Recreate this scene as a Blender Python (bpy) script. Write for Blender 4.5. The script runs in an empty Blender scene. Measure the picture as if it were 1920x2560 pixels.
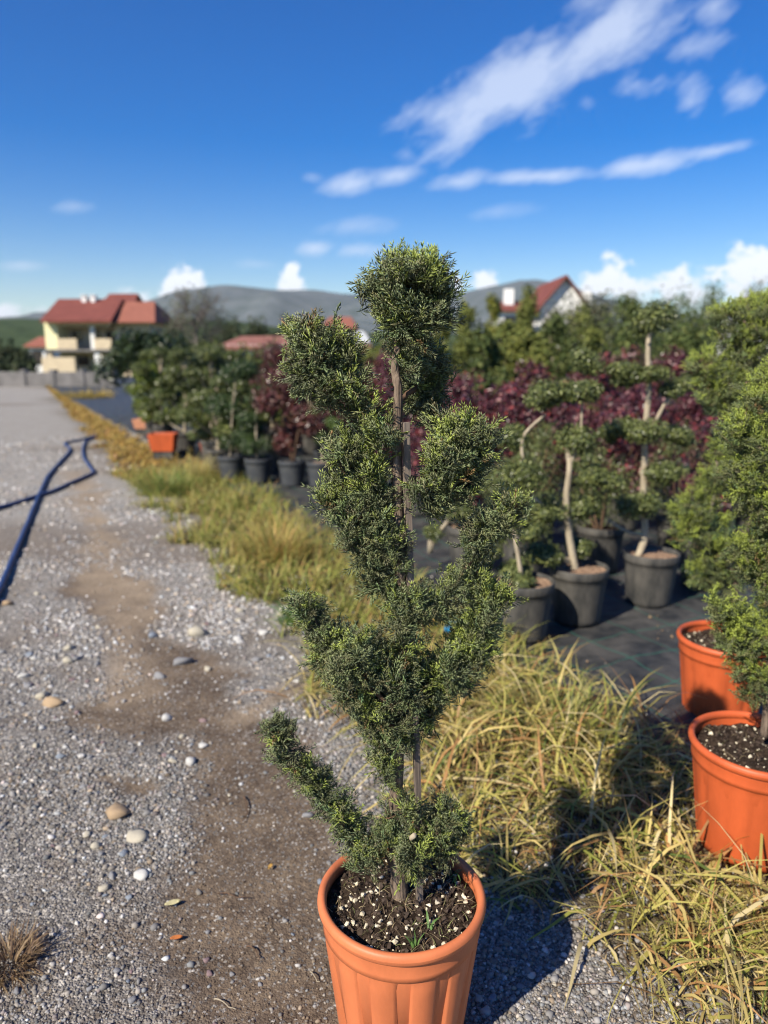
import bpy, bmesh, math, random
import numpy as np
from mathutils import Vector, Matrix
R = math.radians
S = bpy.context.scene
COL = S.collection

# ------------------------------------------------------------------ camera
CAMZ = 1.58; PITCH = R(12.36); FPX = 1849.0
cam = bpy.data.cameras.new('camera'); camo = bpy.data.objects.new('camera', cam); COL.objects.link(camo)
camo.location = (0, 0, CAMZ); camo.rotation_euler = (R(90) - PITCH, 0, 0)
cam.sensor_fit = 'VERTICAL'; cam.sensor_height = 36.0; cam.lens = 36.0 * FPX / 2560.0
cam.clip_start = 0.05; cam.clip_end = 20000
cam.dof.use_dof = True; cam.dof.focus_distance = 1.5; cam.dof.aperture_fstop = 2.3; cam.dof.aperture_blades = 0
S.camera = camo
S.render.resolution_x = 768; S.render.resolution_y = 1024

def ray(u, v):                       # photograph pixel (1920 x 2560) -> direction
    xc = (u - 960) / FPX; yc = (1280 - v) / FPX
    return np.array([xc, math.cos(PITCH) + yc * math.sin(PITCH), -math.sin(PITCH) + yc * math.cos(PITCH)])
def W(u, v, Y):                      # the point on that direction at distance Y
    d = ray(u, v); t = Y / d[1]; return np.array([0, 0, CAMZ]) + d * t
def PZ(u, v, z):                     # the point on that direction at height z
    d = ray(u, v); t = (z - CAMZ) / d[2]; return np.array([0, 0, CAMZ]) + d * t
def G(u, v): return PZ(u, v, 0.0)
def MPP(u, v, Y): return Y / ray(u, v)[1] / FPX

# ------------------------------------------------------------------ light
SUN_EL = R(40); SHADOW_AZ = R(47)    # shadows run along (cos, sin) of this angle
sun_to = Vector((-math.cos(SHADOW_AZ) * math.cos(SUN_EL), -math.sin(SHADOW_AZ) * math.cos(SUN_EL), math.sin(SUN_EL)))
sl = bpy.data.lights.new('sun', 'SUN'); sl.energy = 5.0; sl.angle = R(0.53); sl.color = (1.0, 0.91, 0.77)
so = bpy.data.objects.new('sun', sl); COL.objects.link(so); so.location = (-5, -5, 8)
so.rotation_euler = (-sun_to).to_track_quat('-Z', 'Y').to_euler()
S.view_settings.view_transform = 'Standard'; S.view_settings.look = 'None'
S.view_settings.exposure = 0.70; S.view_settings.gamma = 1.0
S.cycles.use_denoising = True
S.cycles.max_bounces = 4; S.cycles.diffuse_bounces = 2; S.cycles.glossy_bounces = 2; S.cycles.transmission_bounces = 2; S.cycles.filter_width = 1.1; S.cycles.transparent_max_bounces = 4
S.cycles.caustics_reflective = False; S.cycles.caustics_refractive = False

w = bpy.data.worlds.new('World'); S.world = w; w.use_nodes = True
wn = w.node_tree.nodes; wl = w.node_tree.links; wn.clear()
def MT(nt, op, *a, clamp=False):
    n = nt.nodes.new('ShaderNodeMath'); n.operation = op; n.use_clamp = clamp
    for i, s in enumerate(a):
        if isinstance(s, (int, float)): n.inputs[i].default_value = s
        else: nt.links.new(s, n.inputs[i])
    return n.outputs[0]
def build_world():
    nt = w.node_tree
    sky = wn.new('ShaderNodeTexSky'); sky.sky_type = 'NISHITA'; sky.sun_disc = False
    sky.sun_elevation = SUN_EL; sky.sun_rotation = math.atan2(sun_to.x, sun_to.y)
    sky.altitude = 100; sky.air_density = 1.0; sky.dust_density = 0.15; sky.ozone_density = 3.0
    hs = wn.new('ShaderNodeHueSaturation'); hs.inputs['Hue'].default_value = 0.516
    hs.inputs['Saturation'].default_value = 1.58; hs.inputs['Value'].default_value = 1.0
    wl.new(sky.outputs[0], hs.inputs['Color'])
    tc = wn.new('ShaderNodeTexCoord'); sp = wn.new('ShaderNodeSeparateXYZ'); wl.new(tc.outputs['Generated'], sp.inputs[0])
    az = MT(nt, 'ARCTAN2', sp.outputs[0], sp.outputs[1]); el = MT(nt, 'ARCSINE', sp.outputs[2])
    aec = wn.new('ShaderNodeCombineXYZ'); wl.new(az, aec.inputs[0]); wl.new(el, aec.inputs[1]); AE = aec.outputs[0]
    def noise(scale, sx, sy, rot, detail, rough, seed):
        cb = wn.new('ShaderNodeCombineXYZ'); wl.new(az, cb.inputs[0]); wl.new(el, cb.inputs[1]); cb.inputs[2].default_value = seed
        mp = wn.new('ShaderNodeMapping'); mp.inputs['Rotation'].default_value = (0, 0, rot)
        m2 = wn.new('ShaderNodeMapping'); m2.inputs['Scale'].default_value = (sx, sy, 1)
        wl.new(cb.outputs[0], mp.inputs[0]); wl.new(mp.outputs[0], m2.inputs[0])
        n = wn.new('ShaderNodeTexNoise'); n.inputs['Scale'].default_value = scale; n.inputs['Detail'].default_value = detail
        n.inputs['Roughness'].default_value = rough; wl.new(m2.outputs[0], n.inputs['Vector']); return n.outputs[0]
    nc = noise(17, 0.55, 1.5, R(-30), 6, 0.68, 1.3); nf = noise(40, 1, 1.15, 0, 4, 0.62, 4.1); nb = noise(2.6, 0.6, 2.4, R(-20), 5, 0.55, 9.0)
    nbr = nb; nc = MT(nt, 'SUBTRACT', nc, 0.5); nf = MT(nt, 'SUBTRACT', nf, 0.5)
    def ang(u, v):
        d = ray(u, v); d = d / np.linalg.norm(d); return math.atan2(d[0], d[1]), math.asin(d[2])
    def cloud(u0, v0, u1, v1, hw, gain, kn, nz):
        a0, e0 = ang(u0, v0); a1, e1 = ang(u1, v1); am, em = (a0 + a1) / 2, (e0 + e1) / 2
        L = math.hypot(a1 - a0, e1 - e0) / 2 + 1e-4; th = math.atan2(e1 - e0, a1 - a0); wd = hw / FPX
        mp = wn.new('ShaderNodeMapping'); mp.vector_type = 'TEXTURE'; mp.inputs['Location'].default_value = (am, em, 0); mp.inputs['Rotation'].default_value = (0, 0, th); mp.inputs['Scale'].default_value = (L, wd, 1)
        wl.new(AE, mp.inputs[0]); ln = wn.new('ShaderNodeVectorMath'); ln.operation = 'LENGTH'; wl.new(mp.outputs[0], ln.inputs[0])
        b = MT(nt, 'SUBTRACT', 1.0, ln.outputs['Value'])
        return MT(nt, 'MULTIPLY', MT(nt, 'MULTIPLY_ADD', nz, kn, b), gain, clamp=True)
    cir = None
    for c in [(985, 400, 1330, 175, 82, 1.15, 2.6), (1060, 340, 1560, 60, 82, 1.25, 2.2), (1330, 190, 1760, -70, 88, 1.1, 2.4), (1040, 290, 1420, 90, 40, .8, 3.2),
              (800, 478, 960, 440, 26, 1.0, 2.2), (880, 450, 1085, 425, 26, 1.0, 2.0), (1050, 470, 1240, 440, 26, 1.1, 2.0), (1150, 452, 1560, 425, 20, 1.2, 1.9), (1440, 438, 1780, 385, 24, 1.1, 2.0), (1640, 402, 1930, 350, 18, 1.0, 2.2),
              (1500, 225, 1680, 200, 34, .7, 3.6), (1670, 265, 1780, 240, 36, .7, 3.6), (1790, 250, 1920, 225, 34, .8, 3.4), (1640, 145, 1820, 90, 24, .6, 3.6),
              (1730, 30, 1840, -10, 32, .6, 3.6), (760, 570, 1000, 558, 24, .45, 3.0), (735, 624, 840, 618, 20, .8, 2.2), (830, 628, 970, 624, 20, .8, 2.2),
              (575, 660, 700, 660, 16, .5, 2.0), (120, 519, 250, 515, 17, .5, 1.8), (-20, 665, 130, 664, 14, .6, 1.8),
              (1130, 540, 1350, 518, 18, .35, 3.0), (1370, 30, 1570, -20, 34, .5, 3.4), (750, 442, 810, 445, 13, .4, 1.8), (975, 400, 1060, 375, 24, .5, 3.2), (1440, 262, 1500, 254, 18, .4, 2.6)]:
        x = cloud(*c, nc); cir = x if cir is None else MT(nt, 'MAXIMUM', cir, x)
    cum = None
    for c in [(385, 745, 480, 735, 42, 2.6, 3.2), (400, 730, 520, 718, 60, 2.8, 2.6), (690, 722, 740, 716, 30, 2.4, 2.6), (700, 708, 765, 702, 42, 2.8, 2.2), (1110, 725, 1160, 718, 40, 2.2, 2.8), (1180, 712, 1250, 702, 26, 2.4, 2.6),
              (1430, 722, 1600, 712, 46, 2.4, 3.4), (1480, 690, 1580, 684, 42, 2.4, 3.2), (1560, 730, 1830, 714, 44, 1.4, 3.6), (1620, 715, 1760, 700, 34, 1.8, 3.4), (1750, 692, 1990, 676, 40, 2.4, 3.4), (1800, 662, 1960, 648, 40, 2.2, 3.2), (1690, 745, 2050, 735, 50, 1.0, 3.2),
              (-160, 790, 130, 787, 32, 1.2, 3.0), (270, 752, 420, 760, 30, 1.2, 2.6), (1360, 740, 1490, 732, 28, 1.3, 2.8)]:
        x = cloud(*c, nf); cum = x if cum is None else MT(nt, 'MAXIMUM', cum, x)
    # the same thin cirrus goes on over the rest of the sky, beyond the frame
    far = MT(nt, 'GREATER_THAN', MT(nt, 'ABSOLUTE', az), 0.62)
    gen = MT(nt, 'MULTIPLY', MT(nt, 'MULTIPLY', MT(nt, 'SUBTRACT', nb, 0.56), 3.0, clamp=True), MT(nt, 'MULTIPLY', MT(nt, 'SUBTRACT', MT(nt, 'ABSOLUTE', az), 0.6), 3.0, clamp=True))
    cir = MT(nt, 'MAXIMUM', cir, gen)
    m1 = wn.new('ShaderNodeMix'); m1.data_type = 'RGBA'; m1.inputs['B'].default_value = (6.6, 7.3, 8.6, 1)
    wl.new(MT(nt, 'MULTIPLY', cir, 0.64), m1.inputs['Factor']); wl.new(hs.outputs[0], m1.inputs['A'])
    m2 = wn.new('ShaderNodeMix'); m2.data_type = 'RGBA'; m2.inputs['B'].default_value = (8.6, 8.9, 9.3, 1)
    wl.new(MT(nt, 'MULTIPLY', cum, 0.95), m2.inputs['Factor']); wl.new(m1.outputs['Result'], m2.inputs['A'])
    bg = wn.new('ShaderNodeBackground'); bg.inputs['Strength'].default_value = 0.083
    wl.new(m2.outputs['Result'], bg.inputs[0])
    out = wn.new('ShaderNodeOutputWorld'); wl.new(bg.outputs[0], out.inputs[0])
build_world()
w.cycles.sampling_method = 'MANUAL'; w.cycles.sample_map_resolution = 512

# ------------------------------------------------------------------ helpers
rng = np.random.default_rng(7); rnd = random.Random(11)
def hsh(ix, iy, iz):
    h = (ix.astype(np.int64) * 374761393 + iy.astype(np.int64) * 668265263 + iz.astype(np.int64) * 2147483647) & 0x7fffffff
    h = ((h ^ (h >> 13)) * 1274126177) & 0x7fffffff
    return ((h ^ (h >> 16)) & 0xffff) / 65535.0
def vnoise(x, y, z=0.0):
    x, y = np.broadcast_arrays(np.asarray(x, float), np.asarray(y, float)); z = np.broadcast_to(np.asarray(z, float), x.shape)
    ix, iy, iz = np.floor(x), np.floor(y), np.floor(z); fx, fy, fz = x - ix, y - iy, z - iz
    fx, fy, fz = (f * f * (3 - 2 * f) for f in (fx, fy, fz)); o = 0
    for a in (0, 1):
        for b in (0, 1):
            for c in (0, 1):
                o = o + hsh(ix + a, iy + b, iz + c) * (fx if a else 1 - fx) * (fy if b else 1 - fy) * (fz if c else 1 - fz)
    return o
def fbm(x, y, z=0.0, n=4):
    o = 0; a = .5; t = 0
    for i in range(n): o = o + a * vnoise(np.asarray(x) * 2 ** i + 17.3 * i, np.asarray(y) * 2 ** i - 9.1 * i, np.asarray(z) * 2 ** i); t += a; a *= .5
    return o / t
def sstep(a, b, x): t = np.clip((x - a) / (b - a), 0, 1); return t * t * (3 - 2 * t)
def unit(v): return v / (np.linalg.norm(v, axis=-1, keepdims=True) + 1e-12)

def props(o, label=None, cat=None, group=None, kind=None):
    if label: o['label'] = label
    if cat: o['category'] = cat
    if group: o['group'] = group
    if kind: o['kind'] = kind
    return o
def link(name, me, mt, parent=None, loc=None, **kw):
    o = bpy.data.objects.new(name, me); COL.objects.link(o)
    if mt is not None and me is not None and len(me.materials) == 0: me.materials.append(mt)
    if parent is not None: o.parent = parent
    if loc is not None: o.location = loc
    return props(o, **kw)
def thing(name, loc, label, cat, group=None, rz=0):
    o = bpy.data.objects.new(name, None); COL.objects.link(o); o.location = [float(c) for c in loc]; o.rotation_euler = (0, 0, rz)
    o.empty_display_size = .05
    return props(o, label, cat, group)
def mesh_np(name, V, F, cols=None, smooth=True):
    V = np.ascontiguousarray(V, dtype=np.float32).reshape(-1, 3); F = np.ascontiguousarray(F, dtype=np.int32)
    k = F.shape[1]; me = bpy.data.meshes.new(name)
    me.vertices.add(len(V)); me.vertices.foreach_set('co', V.ravel())
    me.loops.add(F.size); me.loops.foreach_set('vertex_index', F.ravel())
    me.polygons.add(len(F)); me.polygons.foreach_set('loop_start', np.arange(0, F.size, k, dtype=np.int32))
    me.polygons.foreach_set('use_smooth', np.full(len(F), smooth, dtype=bool))
    if cols is not None:
        a = me.color_attributes.new('Col', 'FLOAT_COLOR', 'POINT')
        c = np.ones((len(V), 4), np.float32); c[:, :3] = cols; a.data.foreach_set('color', c.ravel())
    me.update(calc_edges=True); return me
class MB:
    """collects boxes, tubes and lathes into one mesh"""
    def __init__(s): s.v = []; s.f = []
    def add(s, V, F):
        o = len(s.v); s.v += [tuple(float(c) for c in p) for p in V]; s.f += [tuple(i + o for i in f) for f in F]; return s
    def box(s, x0, x1, y0, y1, z0, z1):
        V = [(x, y, z) for z in (z0, z1) for y in (y0, y1) for x in (x0, x1)]
        return s.add(V, [(0, 2, 3, 1), (4, 5, 7, 6), (0, 1, 5, 4), (2, 6, 7, 3), (0, 4, 6, 2), (1, 3, 7, 5)])
    def prism(s, poly, y0, y1):        # polygon in x,z pushed from y0 to y1
        n = len(poly); V = [(p[0], y0, p[1]) for p in poly] + [(p[0], y1, p[1]) for p in poly]
        return s.add(V, [tuple(range(n)), tuple(range(2 * n - 1, n - 1, -1))] + [(i, i + n, (i + 1) % n + n, (i + 1) % n) for i in range(n)])
    def slab(s, quad, t):              # a thick sloping plate: four corner points, thickness downwards
        q = [np.array(p, float) for p in quad]; V = q + [p - np.array([0, 0, t]) for p in q]
        return s.add(V, [(0, 1, 2, 3), (7, 6, 5, 4)] + [(i, i + 4, (i + 1) % 4 + 4, (i + 1) % 4) for i in range(4)])
    def tube(s, pts, rad, n=8, cap=True, jit=0.0, sq=False):
        P = [np.array(p, float) for p in pts]; rad = rad if hasattr(rad, '__len__') else [rad] * len(P)
        V = []; ref = np.array([.31, .22, .93])
        for i, p in enumerate(P):
            t = P[min(i + 1, len(P) - 1)] - P[max(i - 1, 0)]; t = t / (np.linalg.norm(t) + 1e-9)
            if abs(t @ ref) > .92: ref = np.array([.9, .3, .1])
            a = np.cross(t, ref); a /= np.linalg.norm(a); b = np.cross(t, a); ref = ref
            for k in range(n):
                th = 2 * math.pi * (k + .5) / n; rr = rad[i] * (1 + jit * (rnd.random() - .5))
                V.append(p + (a * math.cos(th) + b * math.sin(th)) * rr)
        m = len(P); F = [(i * n + k, i * n + (k + 1) % n, (i + 1) * n + (k + 1) % n, (i + 1) * n + k) for i in range(m - 1) for k in range(n)]
        if cap: F += [tuple(range(n - 1, -1, -1)), tuple(range((m - 1) * n, m * n))]
        return s.add(V, F)
    def lathe(s, prof, n=48, fn=None, closed=False):
        V = []
        for j, (r, z) in enumerate(prof):
            for k in range(n):
                th = 2 * math.pi * k / n; rr = r + (fn(th, r, z, j) if fn else 0); V.append((rr * math.cos(th), rr * math.sin(th), z))
        m = len(prof); F = [(i * n + k, i * n + (k + 1) % n, (i + 1) * n + (k + 1) % n, (i + 1) * n + k) for i in range(m - 1) for k in range(n)]
        if closed: F += [tuple(range(n - 1, -1, -1)), tuple(range((m - 1) * n, m * n))]
        return s.add(V, F)
    def build(s, name, mt, parent=None, smooth=True, loc=None, bevel=0, **kw):
        me = bpy.data.meshes.new(name); me.from_pydata(s.v, [], s.f); me.update()
        if smooth: me.polygons.foreach_set('use_smooth', [True] * len(me.polygons))
        o = link(name, me, mt, parent, loc, **kw)
        if bevel: m = o.modifiers.new('bevel', 'BEVEL'); m.width = bevel; m.segments = 2; m.limit_method = 'ANGLE'
        return o
def spline(pts, n):
    P = np.array(pts, float); m = len(P); out = []
    for t in np.linspace(0, m - 1 - 1e-6, n):
        i = int(t); f = t - i; p0, p1, p2, p3 = P[max(i - 1, 0)], P[i], P[min(i + 1, m - 1)], P[min(i + 2, m - 1)]
        out.append(.5 * (2 * p1 + (p2 - p0) * f + (2 * p0 - 5 * p1 + 4 * p2 - p3) * f * f + (3 * p1 - p0 - 3 * p2 + p3) * f ** 3))
    return np.array(out)

# ------------------------------------------------------------------ materials
def new_mat(name):
    m = bpy.data.materials.new(name); m.use_nodes = True; nt = m.node_tree; b = nt.nodes['Principled BSDF']; return m, nt, b
def surf(name, c1, c2=None, rough=.7, scale=20, bump=0.0, spec=.3, detail=5, stretch=None, c3=None, coord='Object', bscale=None, dist=.004):
    m, nt, b = new_mat(name); N = nt.nodes; L = nt.links
    b.inputs['Roughness'].default_value = rough; b.inputs['Specular IOR Level'].default_value = spec
    if c2 is None: c2 = tuple(c * .75 for c in c1)
    tc = N.new('ShaderNodeTexCoord'); mp = N.new('ShaderNodeMapping'); L.new(tc.outputs[coord], mp.inputs[0])
    if stretch: mp.inputs['Scale'].default_value = stretch
    n = N.new('ShaderNodeTexNoise'); n.inputs['Scale'].default_value = scale; n.inputs['Detail'].default_value = detail; n.inputs['Roughness'].default_value = .62
    L.new(mp.outputs[0], n.inputs['Vector'])
    r = N.new('ShaderNodeValToRGB'); r.color_ramp.elements[0].position = .35; r.color_ramp.elements[1].position = .65
    r.color_ramp.elements[0].color = (*c2, 1); r.color_ramp.elements[1].color = (*c1, 1)
    if c3: e = r.color_ramp.elements.new(.76); e.color = (*c3, 1)
    L.new(n.outputs[0], r.inputs[0]); L.new(r.outputs[0], b.inputs['Base Color'])
    if bump:
        n2 = N.new('ShaderNodeTexNoise'); n2.inputs['Scale'].default_value = bscale or scale * 4; n2.inputs['Detail'].default_value = 6; L.new(mp.outputs[0], n2.inputs['Vector'])
        bp = N.new('ShaderNodeBump'); bp.inputs['Strength'].default_value = bump; bp.inputs['Distance'].default_value = dist
        L.new(n2.outputs[0], bp.inputs['Height']); L.new(bp.outputs[0], b.inputs['Normal'])
    return m
def leafmat(name, rough=.45, spec=.4, trans=.25):
    m, nt, b = new_mat(name); N = nt.nodes; L = nt.links
    a = N.new('ShaderNodeVertexColor'); a.layer_name = 'Col'; L.new(a.outputs[0], b.inputs['Base Color'])
    b.inputs['Roughness'].default_value = rough; b.inputs['Specular IOR Level'].default_value = spec
    if trans:
        t = N.new('ShaderNodeBsdfTranslucent'); L.new(a.outputs[0], t.inputs[0]); mx = N.new('ShaderNodeMixShader'); mx.inputs[0].default_value = trans
        L.new(b.outputs[0], mx.inputs[1]); L.new(t.outputs[0], mx.inputs[2]); L.new(mx.outputs[0], N['Material Output'].inputs[0])
    return m
M_needle = leafmat('juniper_needles', .40, .5, .05)
M_leaf = leafmat('broad_leaves', .35, .5, .22)
M_far = leafmat('far_foliage', .6, .2, .2)
M_grass = leafmat('dry_grass_blades', .5, .3, .3)
M_stone = leafmat('stones', .75, .25, 0)
M_bark = surf('juniper_bark', (.26, .20, .15), (.07, .05, .037), .9, 95, 1.0, .1, stretch=(1, 1, .10), c3=(.50, .45, .38), bscale=260, dist=.006)
M_twig = surf('brown_twigs', (.16, .10, .065), (.07, .045, .03), .85, 60, .4, .1)
M_paletrunk = surf('pale_trunk_bark', (.42, .36, .26), (.24, .20, .14), .8, 25, .5, .15, stretch=(1, 1, .3))
M_stake = surf('weathered_stake_wood', (.26, .21, .17), (.10, .08, .065), .85, 40, .7, .1, stretch=(1, 1, .06), c3=(.36, .31, .26))
M_soil = surf('potting_soil', (.045, .031, .022), (.015, .010, .007), .95, 55, 1.0, .1, c3=(.10, .075, .055), bscale=120, dist=.006)
M_mulch = surf('pale_mulch', (.40, .27, .18), (.16, .10, .065), .9, 60, 1.0, .1, c3=(.55, .45, .34), bscale=120, dist=.008)
M_perlite = surf('perlite_grains', (.72, .66, .52), (.5, .44, .32), .8, 90, .5, .2)
M_plaster_cream = surf('cream_plaster', (.62, .52, .36), (.52, .43, .30), .9, 1.5, .1, .1)
M_plaster_yellow = surf('yellow_plaster', (.80, .76, .46), (.74, .70, .42), .9, 1.5, .1, .1)
M_white = surf('white_render', (.78, .78, .76), (.68, .68, .66), .85, 1.5, .1, .1)
M_roof = surf('red_roof_tiles', (.20, .066, .052), (.15, .05, .04), .8, 1.2, .3, .15)
M_roof2 = surf('orange_roof_tiles', (.29, .115, .08), (.22, .085, .06), .8, 2, .3, .15)
M_roofbrown = surf('brown_roof_tiles', (.28, .13, .10), (.20, .09, .07), .8, 2, .3, .15)
M_glass = surf('dark_window_glass', (.02, .023, .028), (.012, .014, .018), .12, 3, 0, .5)
M_frame = surf('brown_window_frames', (.14, .08, .05), (.10, .06, .04), .6, 8)
M_concrete = surf('grey_concrete', (.20, .19, .185), (.13, .125, .12), .9, 2.5, .3, .1)
M_blackpot = surf('dusty_black_plastic', (.105, .098, .086), (.026, .027, .027), .65, 11, .1, .25, c3=(.18, .165, .135), detail=9, stretch=(1, 1, .35))
M_greypot = surf('grey_plastic', (.065, .068, .070), (.038, .043, .050), .55, 9, .1, .35, c3=(.10, .10, .095))
def potmat(name, c, d):
    m = surf(name, c, tuple(x * .70 for x in c), .5, 6, .2, .35, c3=tuple(min(1, x * .88 + .075) for x in c), detail=12, bscale=200, dist=.0012, stretch=(1, 1, .45)); return m
M_terra = potmat('orange_terracotta_plastic', (.62, .185, .072), .1)
M_terra2 = potmat('red_orange_plastic', (.54, .105, .031), .1)
M_hose = surf('blue_hose_plastic', (.026, .05, .14), (.02, .04, .12), .45, 5, .1, .4, c3=(.10, .13, .24))
M_blue = surf('bright_blue_plastic', (.03, .30, .62), (.025, .25, .55), .4, 10)

POT_RT, POT_H = .19, .37
pc = PZ(1004, 2226, POT_H)
# ------------------------------------------------------------------ ground layout (metres)
def bed_edge(y): return .85 - .475 * (y - 3.0) - .07 * np.maximum(y - 10.0, 0)         # left edge of the fabric-covered bed
def grass_left(y): return .29 - .49 * (y - 2.15) - .25 * np.clip((2.7 - y) / .7, 0, 1)
def polydist(x, y, pts):
    d = np.full(np.shape(x), 1e9)
    for (x0, y0, w0), (x1, y1, w1) in zip(pts[:-1], pts[1:]):
        dx, dy = x1 - x0, y1 - y0; t = np.clip(((x - x0) * dx + (y - y0) * dy) / (dx * dx + dy * dy), 0, 1)
        d = np.minimum(d, np.hypot(x - x0 - t * dx, y - y0 - t * dy) / (w0 + t * (w1 - w0)))
    return d
def gpts(L): return [(G(u, v)[0], G(u, v)[1], wd) for u, v, wd in L]
TAN = gpts([(190, 1180, .22), (240, 1300, .16), (265, 1430, .16), (330, 1480, .22), (300, 1620, .16), (310, 1720, .14)])
TAN2 = gpts([(600, 1790, .10), (700, 1740, .12), (780, 1720, .10)])
BRN = gpts([(290, 1450, .26), (330, 1560, .2), (520, 1760, .24), (640, 1900, .25), (620, 2150, .22), (640, 2350, .20), (820, 2540, .22)])
BRN2 = gpts([(250, 1940, .08), (360, 1970, .07)])
BRN3 = gpts([(330, 1780, .2), (520, 1780, .22), (700, 1850, .2)])
def masks(x, y):
    n1 = fbm(x * 2.3 + 5, y * 2.3, 0, 5); n2 = fbm(x * 9, y * 9 + 3, 0, 4); n3 = fbm(x * .5 + 9, y * .5, 0, 4)
    wob = (n1 - .5) * 2.2 + (n2 - .5) * .9
    tan = .8 * np.maximum(sstep(1.5, .3, polydist(x, y, TAN) + wob), sstep(1.5, .3, polydist(x, y, TAN2) + wob)) * (.55 + .9 * n2)
    brn = np.maximum.reduce([sstep(1.4, .55, polydist(x, y, q) + wob) for q in (BRN, BRN2, BRN3)])
    brn = np.maximum(brn, .6 * sstep(.60, .74, n3) * sstep(3, 5, y))
    s = (x - grass_left(y)) / np.maximum(bed_edge(y) - grass_left(y), .2)
    gr = sstep(-.18, .22, s + (n1 - .5) * .9 + (n2 - .5) * .3) * sstep(1.5, 1.0, s)
    gr = gr * sstep(1.45, 1.8, y + (n1 - .5) * .5 + .35 * np.clip(x - .45, 0, 1.2)) * (1 - sstep(9, 13, y) * sstep(.66, .9, s + (n2 - .5) * .5))
    return np.clip(tan, 0, 1), np.clip(brn, 0, 1), np.clip(gr, 0, 1)

def build_ground():
    def axis(dense, far, step, grow):
        a = list(np.arange(dense[0], dense[1] + 1e-6, step)); s = step
        up = []; p = dense[1]
        while p < far[1]: s *= grow; p += s; up.append(p)
        s = step; dn = []; p = dense[0]
        while p > far[0]: s *= grow; p -= s; dn.append(p)
        return np.array(dn[::-1] + a + up)
    xs = axis((-3.4, 2.2), (-6500, 6500), .035, 1.09); ys = axis((1.2, 6.5), (-300, 6500), .035, 1.06)
    X, Y = np.meshgrid(xs, ys); tan, brn, gr = masks(X, Y)
    far = sstep(42, 60, Y); Z = -1.3 * far - 6 * sstep(400, 3000, np.hypot(X, Y))
    near = sstep(30, 8, Y) * sstep(-20, -5, X)
    Z = Z + near * ((fbm(X * 3, Y * 3, 0, 3) - .5) * .022 + (fbm(X * 14, Y * 14, 2, 3) - .5) * .007 - .008 * brn)
    nx, ny = len(xs), len(ys); idx = np.arange(nx * ny).reshape(ny, nx)
    F = np.stack([idx[:-1, :-1], idx[:-1, 1:], idx[1:, 1:], idx[1:, :-1]], -1).reshape(-1, 4)
    cols = np.stack([tan, brn, gr], -1).reshape(-1, 3)
    me = mesh_np('ground', np.stack([X, Y, Z], -1), F, cols)
    m, nt, b = new_mat('gravel_and_dirt'); N = nt.nodes; L = nt.links
    tc = N.new('ShaderNodeTexCoord'); at = N.new('ShaderNodeVertexColor'); at.layer_name = 'Col'; sp = N.new('ShaderNodeSeparateColor'); L.new(at.outputs[0], sp.inputs[0])
    def vor(scale):
        v = N.new('ShaderNodeTexVoronoi'); v.inputs['Scale'].default_value = scale; v.inputs['Randomness'].default_value = 1; L.new(tc.outputs['Object'], v.inputs['Vector']); return v
    def ramp(src, stops):
        r = N.new('ShaderNodeValToRGB'); e = r.color_ramp.elements
        for i, (p, c) in enumerate(stops):
            k = e[i] if i < 2 else e.new(p)
            k.position = p; k.color = (*c, 1)
        L.new(src, r.inputs[0]); return r.outputs[0]
    def nz(scale, det=5):
        n = N.new('ShaderNodeTexNoise'); n.inputs['Scale'].default_value = scale; n.inputs['Detail'].default_value = det; n.inputs['Roughness'].default_value = .65; L.new(tc.outputs['Object'], n.inputs['Vector']); return n.outputs[0]
    def mix(f, a, c, mode='MIX'):
        k = N.new('ShaderNodeMix'); k.data_type = 'RGBA'; k.blend_type = mode
        for s, q in ((k.inputs['Factor'], f), (k.inputs['A'], a), (k.inputs['B'], c)):
            if isinstance(q, (int, float)): s.default_value = q
            elif isinstance(q, tuple): s.default_value = (*q, 1)
            else: L.new(q, s)
        return k.outputs['Result']
    va, vb = vor(150), vor(62)
    sa = N.new('ShaderNodeSeparateColor'); L.new(va.outputs['Color'], sa.inputs[0]); sb = N.new('ShaderNodeSeparateColor'); L.new(vb.outputs['Color'], sb.inputs[0])
    stops = [(0, (.085, .079, .072)), (1, (.50, .47, .42)), (.3, (.145, .136, .125)), (.6, (.215, .20, .18)), (.85, (.34, .315, .28))]
    ca = ramp(sa.outputs[0], stops); cb = ramp(sb.outputs[0], stops)
    gsel = MT(nt, 'GREATER_THAN', sb.outputs[1], .62); grav = mix(gsel, ca, cb)
    dn = MT(nt, 'ADD', MT(nt, 'MULTIPLY', nz(75, 4), .55), MT(nt, 'MULTIPLY', nz(5, 4), .45)); dirt = ramp(dn, [(.36, (.060, .043, .031)), (.64, (.205, .155, .105)), (.5, (.125, .093, .066))])
    speck = MT(nt, 'MULTIPLY', MT(nt, 'GREATER_THAN', sa.outputs[2], .86), .8); dirt = mix(speck, dirt, ca)
    tan = ramp(dn, [(.36, (.19, .145, .10)), (.64, (.36, .285, .20))]); 
    under = ramp(dn, [(.3, (.035, .026, .016)), (.7, (.16, .125, .065))])
    patch = MT(nt, 'MULTIPLY', MT(nt, 'SUBTRACT', nz(2.1, 5), .46), 4.5, clamp=True)
    grav = mix(MT(nt, 'MULTIPLY', patch, .75), grav, dirt)
    # beyond the yard: grass fields
    gp = N.new('ShaderNodeNewGeometry'); sg = N.new('ShaderNodeSeparateXYZ'); L.new(gp.outputs['Position'], sg.inputs[0])
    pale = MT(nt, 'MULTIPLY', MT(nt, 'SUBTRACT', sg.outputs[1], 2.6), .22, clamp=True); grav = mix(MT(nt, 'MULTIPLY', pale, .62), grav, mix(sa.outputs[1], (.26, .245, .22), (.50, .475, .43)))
    c = mix(sp.outputs[1], grav, dirt); c = mix(sp.outputs[0], c, tan); c = mix(sp.outputs[2], c, under)
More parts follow.
